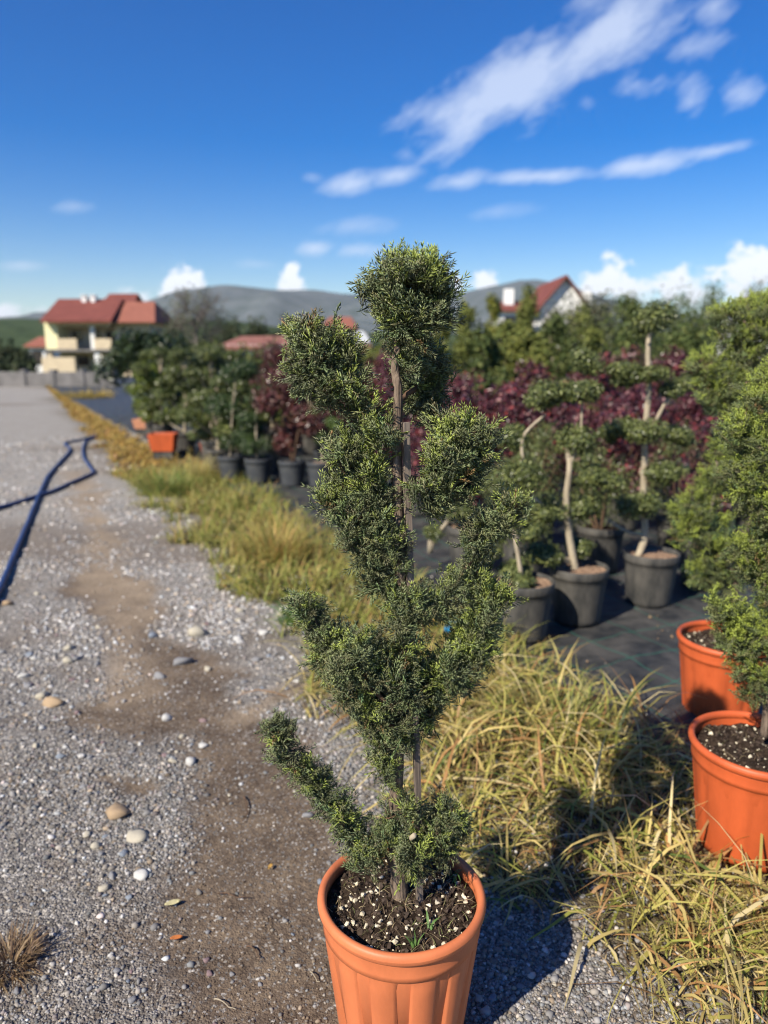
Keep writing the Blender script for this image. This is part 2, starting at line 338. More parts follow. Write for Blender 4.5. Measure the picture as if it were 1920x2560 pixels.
    geo = N.new('ShaderNodeNewGeometry'); sx = N.new('ShaderNodeSeparateXYZ'); L.new(geo.outputs['Position'], sx.inputs[0])
    fieldf = MT(nt, 'MULTIPLY', MT(nt, 'SUBTRACT', sx.outputs[1], 40), .08, clamp=True)
    field = ramp(nz(.12, 5), [(.3, (.045, .065, .02)), (.7, (.14, .14, .05))]); c = mix(fieldf, c, field)
    L.new(c, b.inputs['Base Color']); b.inputs['Roughness'].default_value = .9; b.inputs['Specular IOR Level'].default_value = .15
    ha = MT(nt, 'SUBTRACT', 1.0, va.outputs['Distance']); hb = MT(nt, 'MULTIPLY', MT(nt, 'SUBTRACT', 1.0, vb.outputs['Distance']), gsel)
    h = MT(nt, 'ADD', ha, MT(nt, 'MULTIPLY', hb, 1.6)); amt = MT(nt, 'SUBTRACT', 1.0, MT(nt, 'MULTIPLY', MT(nt, 'MAXIMUM', sp.outputs[0], sp.outputs[1]), .75))
    h = MT(nt, 'ADD', MT(nt, 'MULTIPLY', h, amt), MT(nt, 'MULTIPLY', nz(220, 1), .7))
    bp = N.new('ShaderNodeBump'); bp.inputs['Strength'].default_value = .9; bp.inputs['Distance'].default_value = .007; L.new(h, bp.inputs['Height']); L.new(bp.outputs[0], b.inputs['Normal'])
    return link('ground', me, m, kind='structure', label='grey gravel yard with brown dirt tracks and fields beyond')
ground = build_ground()
def gz(x, y):
    x = np.asarray(x, float); y = np.asarray(y, float); t, brn, g = masks(x, y)
    near = sstep(30, 8, y) * sstep(-20, -5, x)
    return -1.3 * sstep(42, 60, y) + near * ((fbm(x * 3, y * 3, 0, 3) - .5) * .022 + (fbm(x * 14, y * 14, 2, 3) - .5) * .007 - .008 * brn)

# ---- fabric bed
def build_fabric():
    ys = np.concatenate([np.arange(1.9, 8, .06), np.arange(8, 46, .4)]); ss = np.concatenate([np.arange(0, 3.4, .06), np.geomspace(3.45, 30, 40)])
    Yg, Sg = np.meshgrid(ys, ss, indexing='ij')
    edge = (fbm(ys * 2.2, 0 * ys + 3, 0, 4) - .5) * .22
    X = bed_edge(Yg) + Sg + edge[:, None] * np.exp(-Sg * 2); Y = Yg
    fold = (fbm(X * 2.2, Y * 2.2, 7, 4) - .5) * .030 + (1 - np.abs(2 * fbm(X * 3.1, Y * 1.7, 3, 3) - 1)) ** 8 * .022
    fold = fold * np.exp(-np.maximum(Y - 7, 0) * .3) * (1 - .6 * sstep(.3, 2.0, Sg))
    Z = .026 + fold * sstep(-.02, .25, Sg) * 1.0 - .012 * (Sg < .05)
    ny, nx = X.shape; idx = np.arange(nx * ny).reshape(ny, nx)
    F = np.stack([idx[:-1, :-1], idx[:-1, 1:], idx[1:, 1:], idx[1:, :-1]], -1).reshape(-1, 4)
    me = mesh_np('weed_fabric', np.stack([X, Y, Z], -1), F)
    m, nt, b = new_mat('woven_weed_fabric'); N = nt.nodes; L = nt.links
    tc = N.new('ShaderNodeTexCoord'); mp = N.new('ShaderNodeMapping'); mp.inputs['Rotation'].default_value = (0, 0, R(-25.4)); L.new(tc.outputs['Object'], mp.inputs[0])
    sx = N.new('ShaderNodeSeparateXYZ'); L.new(mp.outputs[0], sx.inputs[0])
    fx = MT(nt, 'FRACT', MT(nt, 'MULTIPLY', sx.outputs[0], 3.4)); fy = MT(nt, 'FRACT', MT(nt, 'MULTIPLY', sx.outputs[1], 3.4))
    ln = MT(nt, 'MAXIMUM', MT(nt, 'LESS_THAN', fx, .018), MT(nt, 'LESS_THAN', fy, .018))
    n = N.new('ShaderNodeTexNoise'); n.inputs['Scale'].default_value = 5; n.inputs['Detail'].default_value = 9; n.inputs['Roughness'].default_value = .7; L.new(tc.outputs['Object'], n.inputs['Vector'])
    r = N.new('ShaderNodeValToRGB'); r.color_ramp.elements[0].position = .38; r.color_ramp.elements[1].position = .75
    r.color_ramp.elements[0].color = (.020, .022, .024, 1); r.color_ramp.elements[1].color = (.105, .10, .092, 1); L.new(n.outputs[0], r.inputs[0])
    k = N.new('ShaderNodeMix'); k.data_type = 'RGBA'; L.new(MT(nt, 'MULTIPLY', ln, .8), k.inputs['Factor']); L.new(r.outputs[0], k.inputs['A']); k.inputs['B'].default_value = (.02, .16, .11, 1)
    L.new(k.outputs['Result'], b.inputs['Base Color']); b.inputs['Roughness'].default_value = .5; b.inputs['Specular IOR Level'].default_value = .45
    w1 = N.new('ShaderNodeTexChecker'); w1.inputs['Scale'].default_value = 380; L.new(mp.outputs[0], w1.inputs['Vector'])
    bp = N.new('ShaderNodeBump'); bp.inputs['Strength'].default_value = .35; bp.inputs['Distance'].default_value = .002; L.new(MT(nt, 'ADD', w1.outputs[1], n.outputs[0]), bp.inputs['Height']); L.new(bp.outputs[0], b.inputs['Normal'])
    link('weed_fabric', me, m, kind='structure', label='black woven weed fabric with green lines covering the plant bed')
build_fabric()

# ---- hills
def hill(name, label, Y0, Y1, Y2, prof, ext, amp, nscale, mt, nx=340, ny=44, base=-8):
    us = np.array([p[0] for p in prof], float); vs = np.array([p[1] for p in prof], float)
    hx = np.array([W(u, v, Y1)[0] for u, v in prof]); hz = np.array([W(u, v, Y1)[2] for u, v in prof])
    xs = np.linspace(-ext, ext, nx); H = np.interp(xs, hx, hz)
    ys = np.concatenate([np.linspace(Y0, Y1, ny), np.linspace(Y1, Y2, 12)[1:]])
    X, Y = np.meshgrid(xs, ys); t = np.where(Y < Y1, (Y - Y0) / (Y1 - Y0), (Y2 - Y) / (Y2 - Y1))
    sh = t ** .85; n = fbm(X / nscale, Y / nscale * .8, 3, 5)
    rid = 1 - np.abs(2 * fbm(X / nscale * 1.3, Y / nscale * .45, 8, 4) - 1)
    Z = base + (H[None, :] - base) * sh * (1 + 0 * n) + amp * (n - .5) * np.sin(np.clip(t, 0, 1) * math.pi) ** .5 * 2 + amp * 1.6 * (rid - .6) * t * (1 - t) * 3 + amp * .25 * (fbm(X / nscale * 5, Y / nscale * 5, 1, 3) - .5)
    ny2, nx2 = X.shape; idx = np.arange(nx2 * ny2).reshape(ny2, nx2)
    F = np.stack([idx[:-1, :-1], idx[:-1, 1:], idx[1:, 1:], idx[1:, :-1]], -1).reshape(-1, 4)
    link(name, mesh_np(name, np.stack([X, Y, Z], -1), F), mt, kind='structure', label=label)
M_mtn = surf('limestone_mountain', (.115, .13, .13), (.05, .068, .058), .95, .012, .5, .05, detail=10, coord='Object', bscale=.03, dist=6, c3=(.17, .18, .18))
M_hill = surf('wooded_hillside', (.060, .085, .035), (.022, .038, .014), .95, .06, .8, .05, detail=10, bscale=.2, dist=3)
hill('mountain', 'bare grey limestone mountain ridge behind the houses', 2300, 3900, 5200,
     [(-4000, 800), (-1500, 790), (-300, 815), (100, 800), (330, 770), (420, 745), (500, 728), (590, 719), (660, 728), (760, 724), (860, 733), (960, 740), (1080, 748), (1140, 736), (1220, 716), (1300, 702), (1380, 716), (1480, 740), (1600, 775), (1800, 800), (2300, 810), (3500, 790), (6000, 800)], 8000, 60, 420, M_mtn)
hill('wooded_hill', 'low dark green wooded hill beyond the house', 380, 700, 1000,
     [(-4000, 820), (-900, 805), (-200, 800), (60, 797), (180, 800), (330, 812), (450, 795), (560, 800), (700, 818), (900, 835), (1200, 838), (1500, 830), (1900, 825), (2600, 830), (5000, 820)], 1500, 7, 60, M_hill)

# ------------------------------------------------------------------ stones and gravel
def icosa():
    t = (1 + 5 ** .5) / 2
    V = np.array([(-1, t, 0), (1, t, 0), (-1, -t, 0), (1, -t, 0), (0, -1, t), (0, 1, t), (0, -1, -t), (0, 1, -t), (t, 0, -1), (t, 0, 1), (-t, 0, -1), (-t, 0, 1)], float)
    F = np.array([(0, 11, 5), (0, 5, 1), (0, 1, 7), (0, 7, 10), (0, 10, 11), (1, 5, 9), (5, 11, 4), (11, 10, 2), (10, 7, 6), (7, 1, 8), (3, 9, 4), (3, 4, 2), (3, 2, 6), (3, 6, 8), (3, 8, 9), (4, 9, 5), (2, 4, 11), (6, 2, 10), (8, 6, 7), (9, 8, 1)])
    return unit(V), F
ICO_V, ICO_F = icosa()
def ico2():
    V = [tuple(v) for v in ICO_V]; F = []; cache = {}
    def mid(a, b):
        k = (min(a, b), max(a, b))
        if k not in cache: p = np.array(V[a]) + np.array(V[b]); V.append(tuple(p / np.linalg.norm(p))); cache[k] = len(V) - 1
        return cache[k]
    for a, b, c in ICO_F: ab, bc, ca = mid(a, b), mid(b, c), mid(c, a); F += [(a, ab, ca), (b, bc, ab), (c, ca, bc), (ab, bc, ca)]
    return np.array(V), np.array(F)
ICO2_V, ICO2_F = ico2()
def pick_cols(n, pal, p, var=.2):
    c = np.array(pal)[rng.choice(len(pal), n, p=p)]; return c * rng.uniform(1 - var, 1 + var, (n, 1))
def rotz(n): a = rng.uniform(0, 2 * math.pi, n); return np.cos(a), np.sin(a)
def stone_cols(n):
    b = rng.choice([.13, .18, .23, .28, .36, .50], n, p=[.20, .27, .23, .15, .10, .05]) * rng.uniform(.85, 1.15, n)
    tint = np.array([(1, .965, .92), (1, .91, .79), (1, .86, .80), (.94, .97, .97), (1, .79, .56)])[rng.choice(5, n, p=[.48, .26, .07, .12, .07])]
    return b[:, None] * tint
def scatter_lumps(pos, size, cols, flat=(.45, .8), sink=.3, jitter=.28):
    n = len(pos); V = ICO_V[None] * (1 + jitter * (rng.random((n, 12, 1)) - .5) * 2)
    V = V * (size[:, None, None] * np.stack([rng.uniform(.8, 1.25, n), rng.uniform(.65, 1.0, n), rng.uniform(*flat, n)], -1)[:, None, :])
    c, s = rotz(n); x = V[..., 0] * c[:, None] - V[..., 1] * s[:, None]; y = V[..., 0] * s[:, None] + V[..., 1] * c[:, None]
    z = V[..., 2] + (size * (flat[0] - sink))[:, None]
    P = np.stack([x, y, z], -1) + pos[:, None, :]
    F = (ICO_F[None] + (np.arange(n) * 12)[:, None, None]).reshape(-1, 3)
    return P.reshape(-1, 3), F, np.repeat(cols, 12, axis=0)
def build_gravel():
    P = []; Sz = []
    for (y0, y1, n, a, b2) in [(1.35, 2.3, 17000, .0028, .0075), (2.3, 3.6, 13000, .004, .010), (3.6, 6, 9000, .007, .015), (6, 14, 6000, .012, .026), (1.35, 3.6, 1800, .008, .014)]:
        y = y0 + (y1 - y0) * rng.random(n * 3); hw = y * .62 + .25; x = (rng.random(n * 3) * 2 - 1) * hw
        tan, brn, gr = masks(x, y); ok = (x < bed_edge(y) + .02)
        lumpy = sstep(.38, .62, fbm(x * 1.7, y * 1.7, 5, 4))
        p = (1 - .93 * np.maximum(tan, brn)) * (1 - .85 * gr) * ok * (.22 + .78 * lumpy)
        k = np.nonzero(rng.random(n * 3) < p)[0][:n]; P.append(np.stack([x[k], y[k], gz(x[k], y[k])], -1))
        u = rng.random(len(k)); Sz.append(a + (b2 - a) * u ** 2.2)
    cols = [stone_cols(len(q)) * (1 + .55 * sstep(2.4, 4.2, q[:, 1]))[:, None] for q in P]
    n = 12000; y = 1.35 + 2.9 * rng.random(n * 3) ** 1.3; x = (rng.random(n * 3) * 2 - 1) * (y * .62 + .2); tan, brn, gr = masks(x, y)   # soil crumbs on the bare dirt
    k = np.nonzero((np.maximum(tan, brn) > .3) & (x < bed_edge(y)) & (rng.random(n * 3) < .2 + fbm(x * 4, y * 4, 1, 3)))[0][:n]
    P.append(np.stack([x[k], y[k], gz(x[k], y[k])], -1)); Sz.append(.0012 + .0042 * rng.random(len(k)) ** 2.5); cols.append(pick_cols(len(k), [(.12, .088, .062), (.19, .145, .10), (.26, .23, .19), (.07, .05, .036)], [.4, .3, .15, .15]))
    P = np.concatenate(P); Sz = np.concatenate(Sz)
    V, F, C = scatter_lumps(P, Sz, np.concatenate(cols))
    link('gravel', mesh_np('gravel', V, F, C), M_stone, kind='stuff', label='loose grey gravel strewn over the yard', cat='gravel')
build_gravel()
def build_stones():
    shapes = []
    for k in range(8):
        V = ICO2_V.copy(); n = fbm(V[:, 0] * 1.3 + 5 * k, V[:, 1] * 1.3, V[:, 2] * 1.3 + 3 * k, 3); V = V * (1 + .9 * (n - .5))[:, None]
        for _ in range(9):
            q = unit(np.array([rnd.gauss(0, 1) for _ in range(3)])); e = np.maximum(V @ q - rnd.uniform(.42, .72), 0); V = V - e[:, None] * q
        V = V * np.array([1.0, rnd.uniform(.6, .9), rnd.uniform(.38, .62)]); shapes.append(V)
    TANC = (.40, .29, .18); WH = (.52, .51, .48); GY = (.24, .24, .245); PU = (.24, .17, .17); CR = (.46, .42, .33); BG = (.22, .25, .29)
    # (u, v, width px, colour)
    spec = [(292, 2039, 84, TANC), (344, 2096, 66, CR), (237, 2120, 30, CR), (252, 2140, 26, GY), (307, 2142, 30, BG), (353, 2192, 46, WH), (281, 2195, 32, GY), (263, 2225, 38, CR), (324, 2247, 32, BG), (217, 2088, 28, CR), (732, 2331, 16, BG), (524, 2429, 28, PU), (518, 2394, 24, PU), (278, 2386, 24, WH), (292, 2428, 24, GY), (333, 2499, 30, GY), (40, 2478, 30, GY), (226, 2472, 22, GY), (192, 2306, 20, WH), (22, 2277, 20, WH),
            (414, 1795, 34, WH), (509, 1867, 32, WH), (477, 1908, 36, WH), (434, 1905, 30, CR), (104, 1740, 60, CR), (135, 1758, 62, TANC), (17, 1511, 40, TANC), (594, 1598, 30, WH), (660, 1586, 34, WH), (553, 1508, 22, WH), (489, 1588, 54, CR), (457, 1656, 66, GY), (400, 1690, 40, GY), (380, 1590, 30, BG), (520, 1670, 36, CR), (190, 1650, 40, GY), (170, 1655, 44, CR), (60, 1690, 40, WH), (250, 1600, 26, GY), (640, 1650, 30, GY), (690, 1850, 28, GY), (790, 2010, 36, GY), (770, 2035, 40, GY), (800, 2200, 26, BG), (470, 2210, 16, WH), (520, 2325, 16, GY), (580, 2430, 22, GY), (800, 2420, 18, GY), (455, 1840, 24, CR), (350, 1860, 20, WH), (610, 1500, 30, WH), (700, 1540, 34, CR), (560, 1560, 26, WH), (500, 2345, 12, WH), (645, 2440, 14, WH)]
    for _ in range(150):
        u = rnd.uniform(0, 820); v = rnd.choice([rnd.uniform(1480, 1900), rnd.uniform(1480, 1900), rnd.uniform(1900, 2560)])
        x, y, _z = G(u, v); t, b, g = [float(q) for q in masks(np.array([x]), np.array([y]))[0:3]] if False else [float(q[0]) for q in masks(np.array([x]), np.array([y]))]
        if max(t, b) > .5 and rnd.random() < .85 or g > .5: continue
        spec.append((u, v, rnd.uniform(11, 24) * (1.2 if v < 1900 else 1), rnd.choice([WH, GY, GY, CR, BG, GY, PU])))
    for _ in range(26):                                   # the patch of pebbles beside the orange pot
        spec.append((rnd.uniform(1195, 1420), rnd.uniform(2400, 2560), rnd.uniform(14, 30), rnd.choice([GY, GY, BG, GY, CR])))
    meshes = {}
    mats = {}
    for (u, v, wd, c) in spec:
        if c not in mats: mats[c] = surf('stone_%d' % len(mats), c, tuple(q * .72 for q in c), .75, 60, .4, .2, c3=tuple(min(.7, q * 1.25) for q in c), dist=.002)
        k = rnd.randrange(8)
        if (c, k) not in meshes:
            me = mesh_np('stone', shapes[k], ICO2_F); me.materials.append(mats[c]); meshes[(c, k)] = me
        p = G(u, v); s = wd * MPP(u, v, p[1]) * .5
        o = link('stone', meshes[(c, k)], None, ground, (p[0], p[1], float(gz([p[0]], [p[1]])[0]) + s * .16)); o.scale = (s, s, s); o.rotation_euler = (rnd.uniform(-.15, .15), rnd.uniform(-.15, .15), rnd.uniform(0, 6.28) if wd < 40 else rnd.uniform(-.4, .4))
build_stones()

# ------------------------------------------------------------------ grass
def blades(name, root, L, wd, lean, cols, curl=1.0, seg=4, az=None, parent=None, curlside=.3, **kw):
    n = len(root); az = rng.uniform(0, 2 * math.pi, n) if az is None else az
    h = np.stack([np.cos(az), np.sin(az), 0 * az], -1); side = np.stack([-np.sin(az), np.cos(az), 0 * az], -1)
    tw = rng.normal(0, curlside, n)
    pts = []; p = root.copy(); ang = lean.copy()
    for k in range(seg + 1):
        pts.append(p.copy())
        st = (L / seg)[:, None]
        dirv = h * np.sin(ang)[:, None] + np.array([0, 0, 1.0]) * np.cos(ang)[:, None] + side * (tw * k / seg)[:, None]
        p = p + dirv * st; p[:, 2] = np.maximum(p[:, 2], root[:, 2] + .004 + .006 * rng.random(n))
        ang = ang + curl * rng.uniform(.1, .75, n) * (1.0)
    wv = [1.0, .95, .8, .5, .04] if seg == 4 else list(np.linspace(1, .05, seg + 1))
    V = []
    roll = rng.uniform(-1, 1, n)[:, None]; sd = unit(side + np.array([0, 0, 1.0]) * roll * .7)
    for k in range(seg + 1): V += [pts[k] - sd * (wd * wv[k] / 2)[:, None], pts[k] + sd * (wd * wv[k] / 2)[:, None]]
    V = np.stack(V, 1); m = 2 * (seg + 1)
    f = np.array([(2 * k, 2 * k + 1, 2 * k + 3, 2 * k + 2) for k in range(seg)])
    F = (f[None] + (np.arange(n) * m)[:, None, None]).reshape(-1, 4)
    C = np.repeat(cols, m, axis=0)
    return link(name, mesh_np(name, V.reshape(-1, 3), F, C), M_grass, parent, **kw)
STRAW = [(.52, .41, .15), (.42, .37, .10), (.28, .29, .06), (.40, .22, .085), (.60, .50, .26), (.10, .14, .035)]
def grass_pts(n, y0, y1, pw=1.0, thr=.3):
    y = y0 + (y1 - y0) * rng.random(n * 5) ** pw; s = rng.uniform(-.25, 1.25, n * 5); x = grass_left(y) + s * (bed_edge(y) - grass_left(y))
    t, b, g = masks(x, y); cl = fbm(x * 5, y * 5, 4, 3)
    k = np.nonzero((g > thr) & (rng.random(n * 5) < .15 + 1.3 * (cl - .25)) & (np.hypot(x - pc[0], y - pc[1]) > .20) & (np.hypot(x - 1.19, y - 2.14) > .19) & (np.hypot(x - 1.49, y - 3.02) > .19))[0][:n]
    return np.stack([x[k], y[k], gz(x[k], y[k]) - .004], -1), cl[k]
def build_grass():
    p, c = grass_pts(4300, 1.42, 3.4); n = len(p)
    blades('dry_grass', p, (.08 + .34 * rng.random(n) ** 1.5) * (.5 + c), .003 + .010 * rng.random(n) ** 1.5, rng.uniform(.35, 1.6, n), pick_cols(n, STRAW, [.33, .22, .12, .15, .14, .04]), 1.0, kind='stuff', label='long floppy straw yellow grass beside the orange pots', cat='grass', az=rng.uniform(0, 6.28, n), curlside=.5)
    p, c = grass_pts(11000, 1.4, 3.6); n = len(p)
    blades('low_weeds', p, rng.uniform(.02, .075, n), rng.uniform(.003, .008, n), rng.uniform(.1, 1.2, n), pick_cols(n, [(.38, .35, .10), (.25, .26, .05), (.40, .28, .12), (.13, .085, .05)], [.32, .20, .26, .22]), .8, seg=3, kind='stuff', label='short matted yellow green weeds under the long grass', cat='weeds')
    p, c = grass_pts(9000, 3.2, 9.5); n = len(p)
    blades('verge_grass', p, rng.uniform(.08, .26, n) * (.6 + .8 * c), rng.uniform(.005, .010, n), rng.uniform(.05, .9, n), pick_cols(n, [(.40, .35, .11), (.30, .31, .07), (.22, .26, .05), (.44, .28, .10), (.14, .21, .04)], [.34, .28, .18, .12, .08]), .8, kind='stuff', label='yellow green grass verge between gravel track and pot rows', cat='grass')
    p, c = grass_pts(9000, 9.0, 34, 1.1); n = len(p)
    blades('far_verge_grass', p, rng.uniform(.05, .20, n) * (.4 + 1.1 * c), rng.uniform(.012, .026, n), rng.uniform(.3, 1.2, n), pick_cols(n, [(.42, .27, .07), (.46, .33, .09), (.36, .29, .08), (.34, .17, .06)], [.35, .3, .2, .15]), .8, kind='stuff', label='orange brown dried grass verge along the far gravel track', cat='grass')
build_grass()
def tuft(name, u, v, n, L, sp, pal, pr, label, lean=(.05, .9), wd=(.004, .008)):
    b = G(u, v); t = thing(name, (b[0], b[1], float(gz([b[0]], [b[1]])[0])), label, 'grass tuft')
    a = rng.uniform(0, 6.28, n); r = sp * np.sqrt(rng.random(n)); root = np.stack([r * np.cos(a), r * np.sin(a), 0 * a - .005], -1)
    blades('blades', root, rng.uniform(L * .4, L, n), rng.uniform(*wd, n), rng.uniform(*lean, n) * (.4 + .6 * r / sp), pick_cols(n, pal, pr), .7, az=a + rng.normal(0, .5, n), parent=t, kind='stuff')
    return t
tuft('grass_tuft', 25, 2410, 420, .11, .055, [(.20, .13, .075), (.30, .21, .11), (.12, .075, .045)], [.5, .3, .2], 'small brown dead grass tuft alone on the grey gravel', (.3, 1.4), (.002, .0045))
tuft('grass_tuft', 420, 1235, 700, .42, .26, [(.10, .20, .04), (.30, .31, .08), (.40, .34, .12)], [.4, .35, .25], 'big green grass tuft at the gravel edge beside the grey pots')
tuft('grass_tuft', 480, 1205, 420, .50, .18, [(.44, .37, .14), (.36, .32, .09)], [.6, .4], 'tall straw yellow grass tuft behind the green tuft')
tuft('grass_tuft', 690, 1400, 420, .52, .20, [(.42, .33, .10), (.34, .30, .08), (.46, .27, .09)], [.45, .35, .2], 'upright golden grass tuft on the verge behind the tall juniper')
tuft('grass_tuft', 745, 1560, 160, .22, .10, [(.07, .22, .03), (.12, .26, .04)], [.6, .4], 'fresh bright green grass clump at the edge of the gravel', (.05, .7))
tuft('grass_tuft', 1400, 1830, 260, .30, .20, [(.36, .33, .12), (.24, .27, .06), (.15, .19, .05)], [.45, .35, .2], 'pale grass tuft growing over the torn fabric edge')
tuft('grass_tuft', 215, 995, 500, .45, .9, [(.46, .34, .09), (.40, .30, .08)], [.6, .4], 'golden dry grass clump at the far corner of the fabric', wd=(.012, .024))

# ------------------------------------------------------------------ foliage builders
def lobes(c, r, d, seed, amt):
    q = d * 2.4 + seed; return 1 + amt * (fbm(q[:, 0], q[:, 1], q[:, 2], 3) - .5) * 2
def blob_points(blobs, n, shell, seed, amt=.25):
    C = np.array([b[0] for b in blobs], float); Rr = np.array([b[1] if hasattr(b[1], '__len__') else (b[1],) * 3 for b in blobs], float)
    a = (Rr[:, 0] * Rr[:, 1] + Rr[:, 1] * Rr[:, 2] + Rr[:, 0] * Rr[:, 2]); i = rng.choice(len(C), n, p=a / a.sum())
    d = unit(rng.normal(size=(n, 3))); rad = shell + (1 - shell) * np.sqrt(rng.random(n))
    k = lobes(C, Rr, d + i[:, None] * 3.7, seed, amt)
    return C[i] + d * Rr[i] * (rad * k)[:, None], unit(d / Rr[i]), i, rad
def leaves(name, blobs, n, size, pal, pr, parent, mt=None, shell=.55, seed=0, up=.25, var=.25, asp=.55, amt=.25, **kw):
    p, nrm, i, rad = blob_points(blobs, n, shell, seed, amt)
    nn = unit(nrm + np.array([0, 0, up]) + rng.normal(0, .45, (n, 3))); t = unit(np.cross(nn, rng.normal(size=(n, 3)))); s = np.cross(nn, t)
    L = size * rng.uniform(.65, 1.25, n)[:, None]
    V = np.stack([p - t * L * .5, p + s * L * asp * .5 + nn * L * .10, p + t * L * .5, p - s * L * asp * .5 + nn * L * .10], 1)
    f = np.array([(0, 1, 2, 3)]); F = (f[None] + (np.arange(n) * 4)[:, None, None]).reshape(-1, 4)
    C = np.repeat(pick_cols(n, pal, pr, var), 4, axis=0)
    return link(name, mesh_np(name, V.reshape(-1, 3), F, C, smooth=False), mt or M_leaf, parent, kind='stuff', **kw)
def sprig_template(seed, L=1.0, n=7):
    r = np.random.default_rng(seed); V = []; F = []; T = []
    def spindle(a, b, w, t0, t1):
        d = b - a; ln = np.linalg.norm(d); d = d / ln; q = np.cross(d, [.2, .3, .93]); q /= np.linalg.norm(q); q2 = np.cross(d, q); o = len(V)
        V.append(a); T.append(t0)
        for k in range(3): th = 2 * math.pi * k / 3 + r.uniform(0, 2); V.append(a + d * ln * .5 + (q * math.cos(th) + q2 * math.sin(th)) * w); T.append((t0 + t1) / 2)
        V.append(b); T.append(t1)
        for k in range(3): F.append((o, o + 1 + (k + 1) % 3, o + 1 + k)); F.append((o + 4, o + 1 + k, o + 1 + (k + 1) % 3))
    ax = [np.array([x, 0, 0.0]) for x in np.linspace(0, L * .82, n + 1)]
    for k in range(0, n, 2): spindle(ax[k] * .98, ax[min(k + 2, n)] * 1.05, .017, k / n, (k + 2) / n)
    for k in range(1, n + 1):
        x = ax[k]; ln = L * (.42 - .22 * k / n) * r.uniform(.8, 1.25)
        for sgn in (-1, 1):
            if r.random() < .06: continue
            a = R(r.uniform(26, 46)); tilt = r.normal(0, .35)
            d = np.array([math.cos(a), sgn * math.sin(a) * math.cos(tilt), math.sin(a) * math.sin(tilt)])
            spindle(x + np.array([r.uniform(-.03, .03), 0, 0]), x + d * ln, .026, k / n * .7, min(1, k / n * .7 + .45))
    spindle(ax[-1], ax[-1] + np.array([L * .2, 0, 0]), .02, .8, 1)
    return np.array(V), np.array(F), np.array(T)
SPRIGS = [sprig_template(s) for s in range(5)]
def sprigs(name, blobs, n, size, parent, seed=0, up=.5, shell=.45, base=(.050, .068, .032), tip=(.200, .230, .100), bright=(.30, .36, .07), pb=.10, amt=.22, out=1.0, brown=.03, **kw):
    nt_ = max(4, n // 6); TP, TN, _i, _r = blob_points(blobs, nt_, max(shell, .62), seed, amt)
    tdir = unit(TN * out + np.array([0, 0, up]) + rng.normal(0, .38, (nt_, 3))); ti = rng.integers(0, nt_, n); inner = rng.random(n) < .22
    P, NR, I, RD = blob_points(blobs, n, .15, seed, amt); DI = unit(NR + np.array([0, 0, up]) + rng.normal(0, .5, (n, 3)))
    P = np.where(inner[:, None], P * 1.0, TP[ti] + rng.normal(0, size * .20, (n, 3))); NR = np.where(inner[:, None], NR, TN[ti]); DI = np.where(inner[:, None], DI, unit(tdir[ti] + rng.normal(0, .27, (n, 3))))
    tv = rng.uniform(.7, 1.35, nt_)[ti]; tb = rng.random(nt_)[ti]
    Vs = []; Fs = []; Cs = []; off = 0; which = rng.integers(0, len(SPRIGS), n)
    base, tip, bright = map(np.array, (base, tip, bright))
    topness = NR[:, 2]
    for q, (TV, TF, TT) in enumerate(SPRIGS):
        k = np.nonzero(which == q)[0]; m = len(k)
        if not m: continue
        d = DI[k]; s = unit(np.cross(d, rng.normal(size=(m, 3)))); nn = np.cross(d, s)
        L = (size * rng.uniform(.6, 1.25, m))[:, None]; bend = rng.normal(0, .25, m)
        x, y, z = TV[:, 0], TV[:, 1], TV[:, 2]; zb = z[None] + bend[:, None] * (x ** 2)[None]
        o = P[k] - d * L * .55
        V = o[:, None] + (d[:, None] * x[None, :, None] + s[:, None] * y[None, :, None] + nn[:, None] * zb[:, :, None]) * L[:, None]
        F = TF[None] + (np.arange(m) * len(TV))[:, None, None] + off
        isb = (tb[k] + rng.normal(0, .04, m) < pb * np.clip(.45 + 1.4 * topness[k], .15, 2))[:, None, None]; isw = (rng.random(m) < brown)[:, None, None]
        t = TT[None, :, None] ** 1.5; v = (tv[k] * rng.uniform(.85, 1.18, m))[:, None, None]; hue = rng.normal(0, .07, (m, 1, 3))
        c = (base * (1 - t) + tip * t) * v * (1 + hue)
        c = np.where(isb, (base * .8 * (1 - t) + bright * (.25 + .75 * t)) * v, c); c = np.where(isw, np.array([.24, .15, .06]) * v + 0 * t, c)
        Vs.append(V.reshape(-1, 3)); Fs.append(F.reshape(-1, 3)); Cs.append(c.reshape(-1, 3)); off += m * len(TV)
    return link(name, mesh_np(name, np.concatenate(Vs), np.concatenate(Fs), np.concatenate(Cs)), M_needle, parent, kind='stuff', **kw)

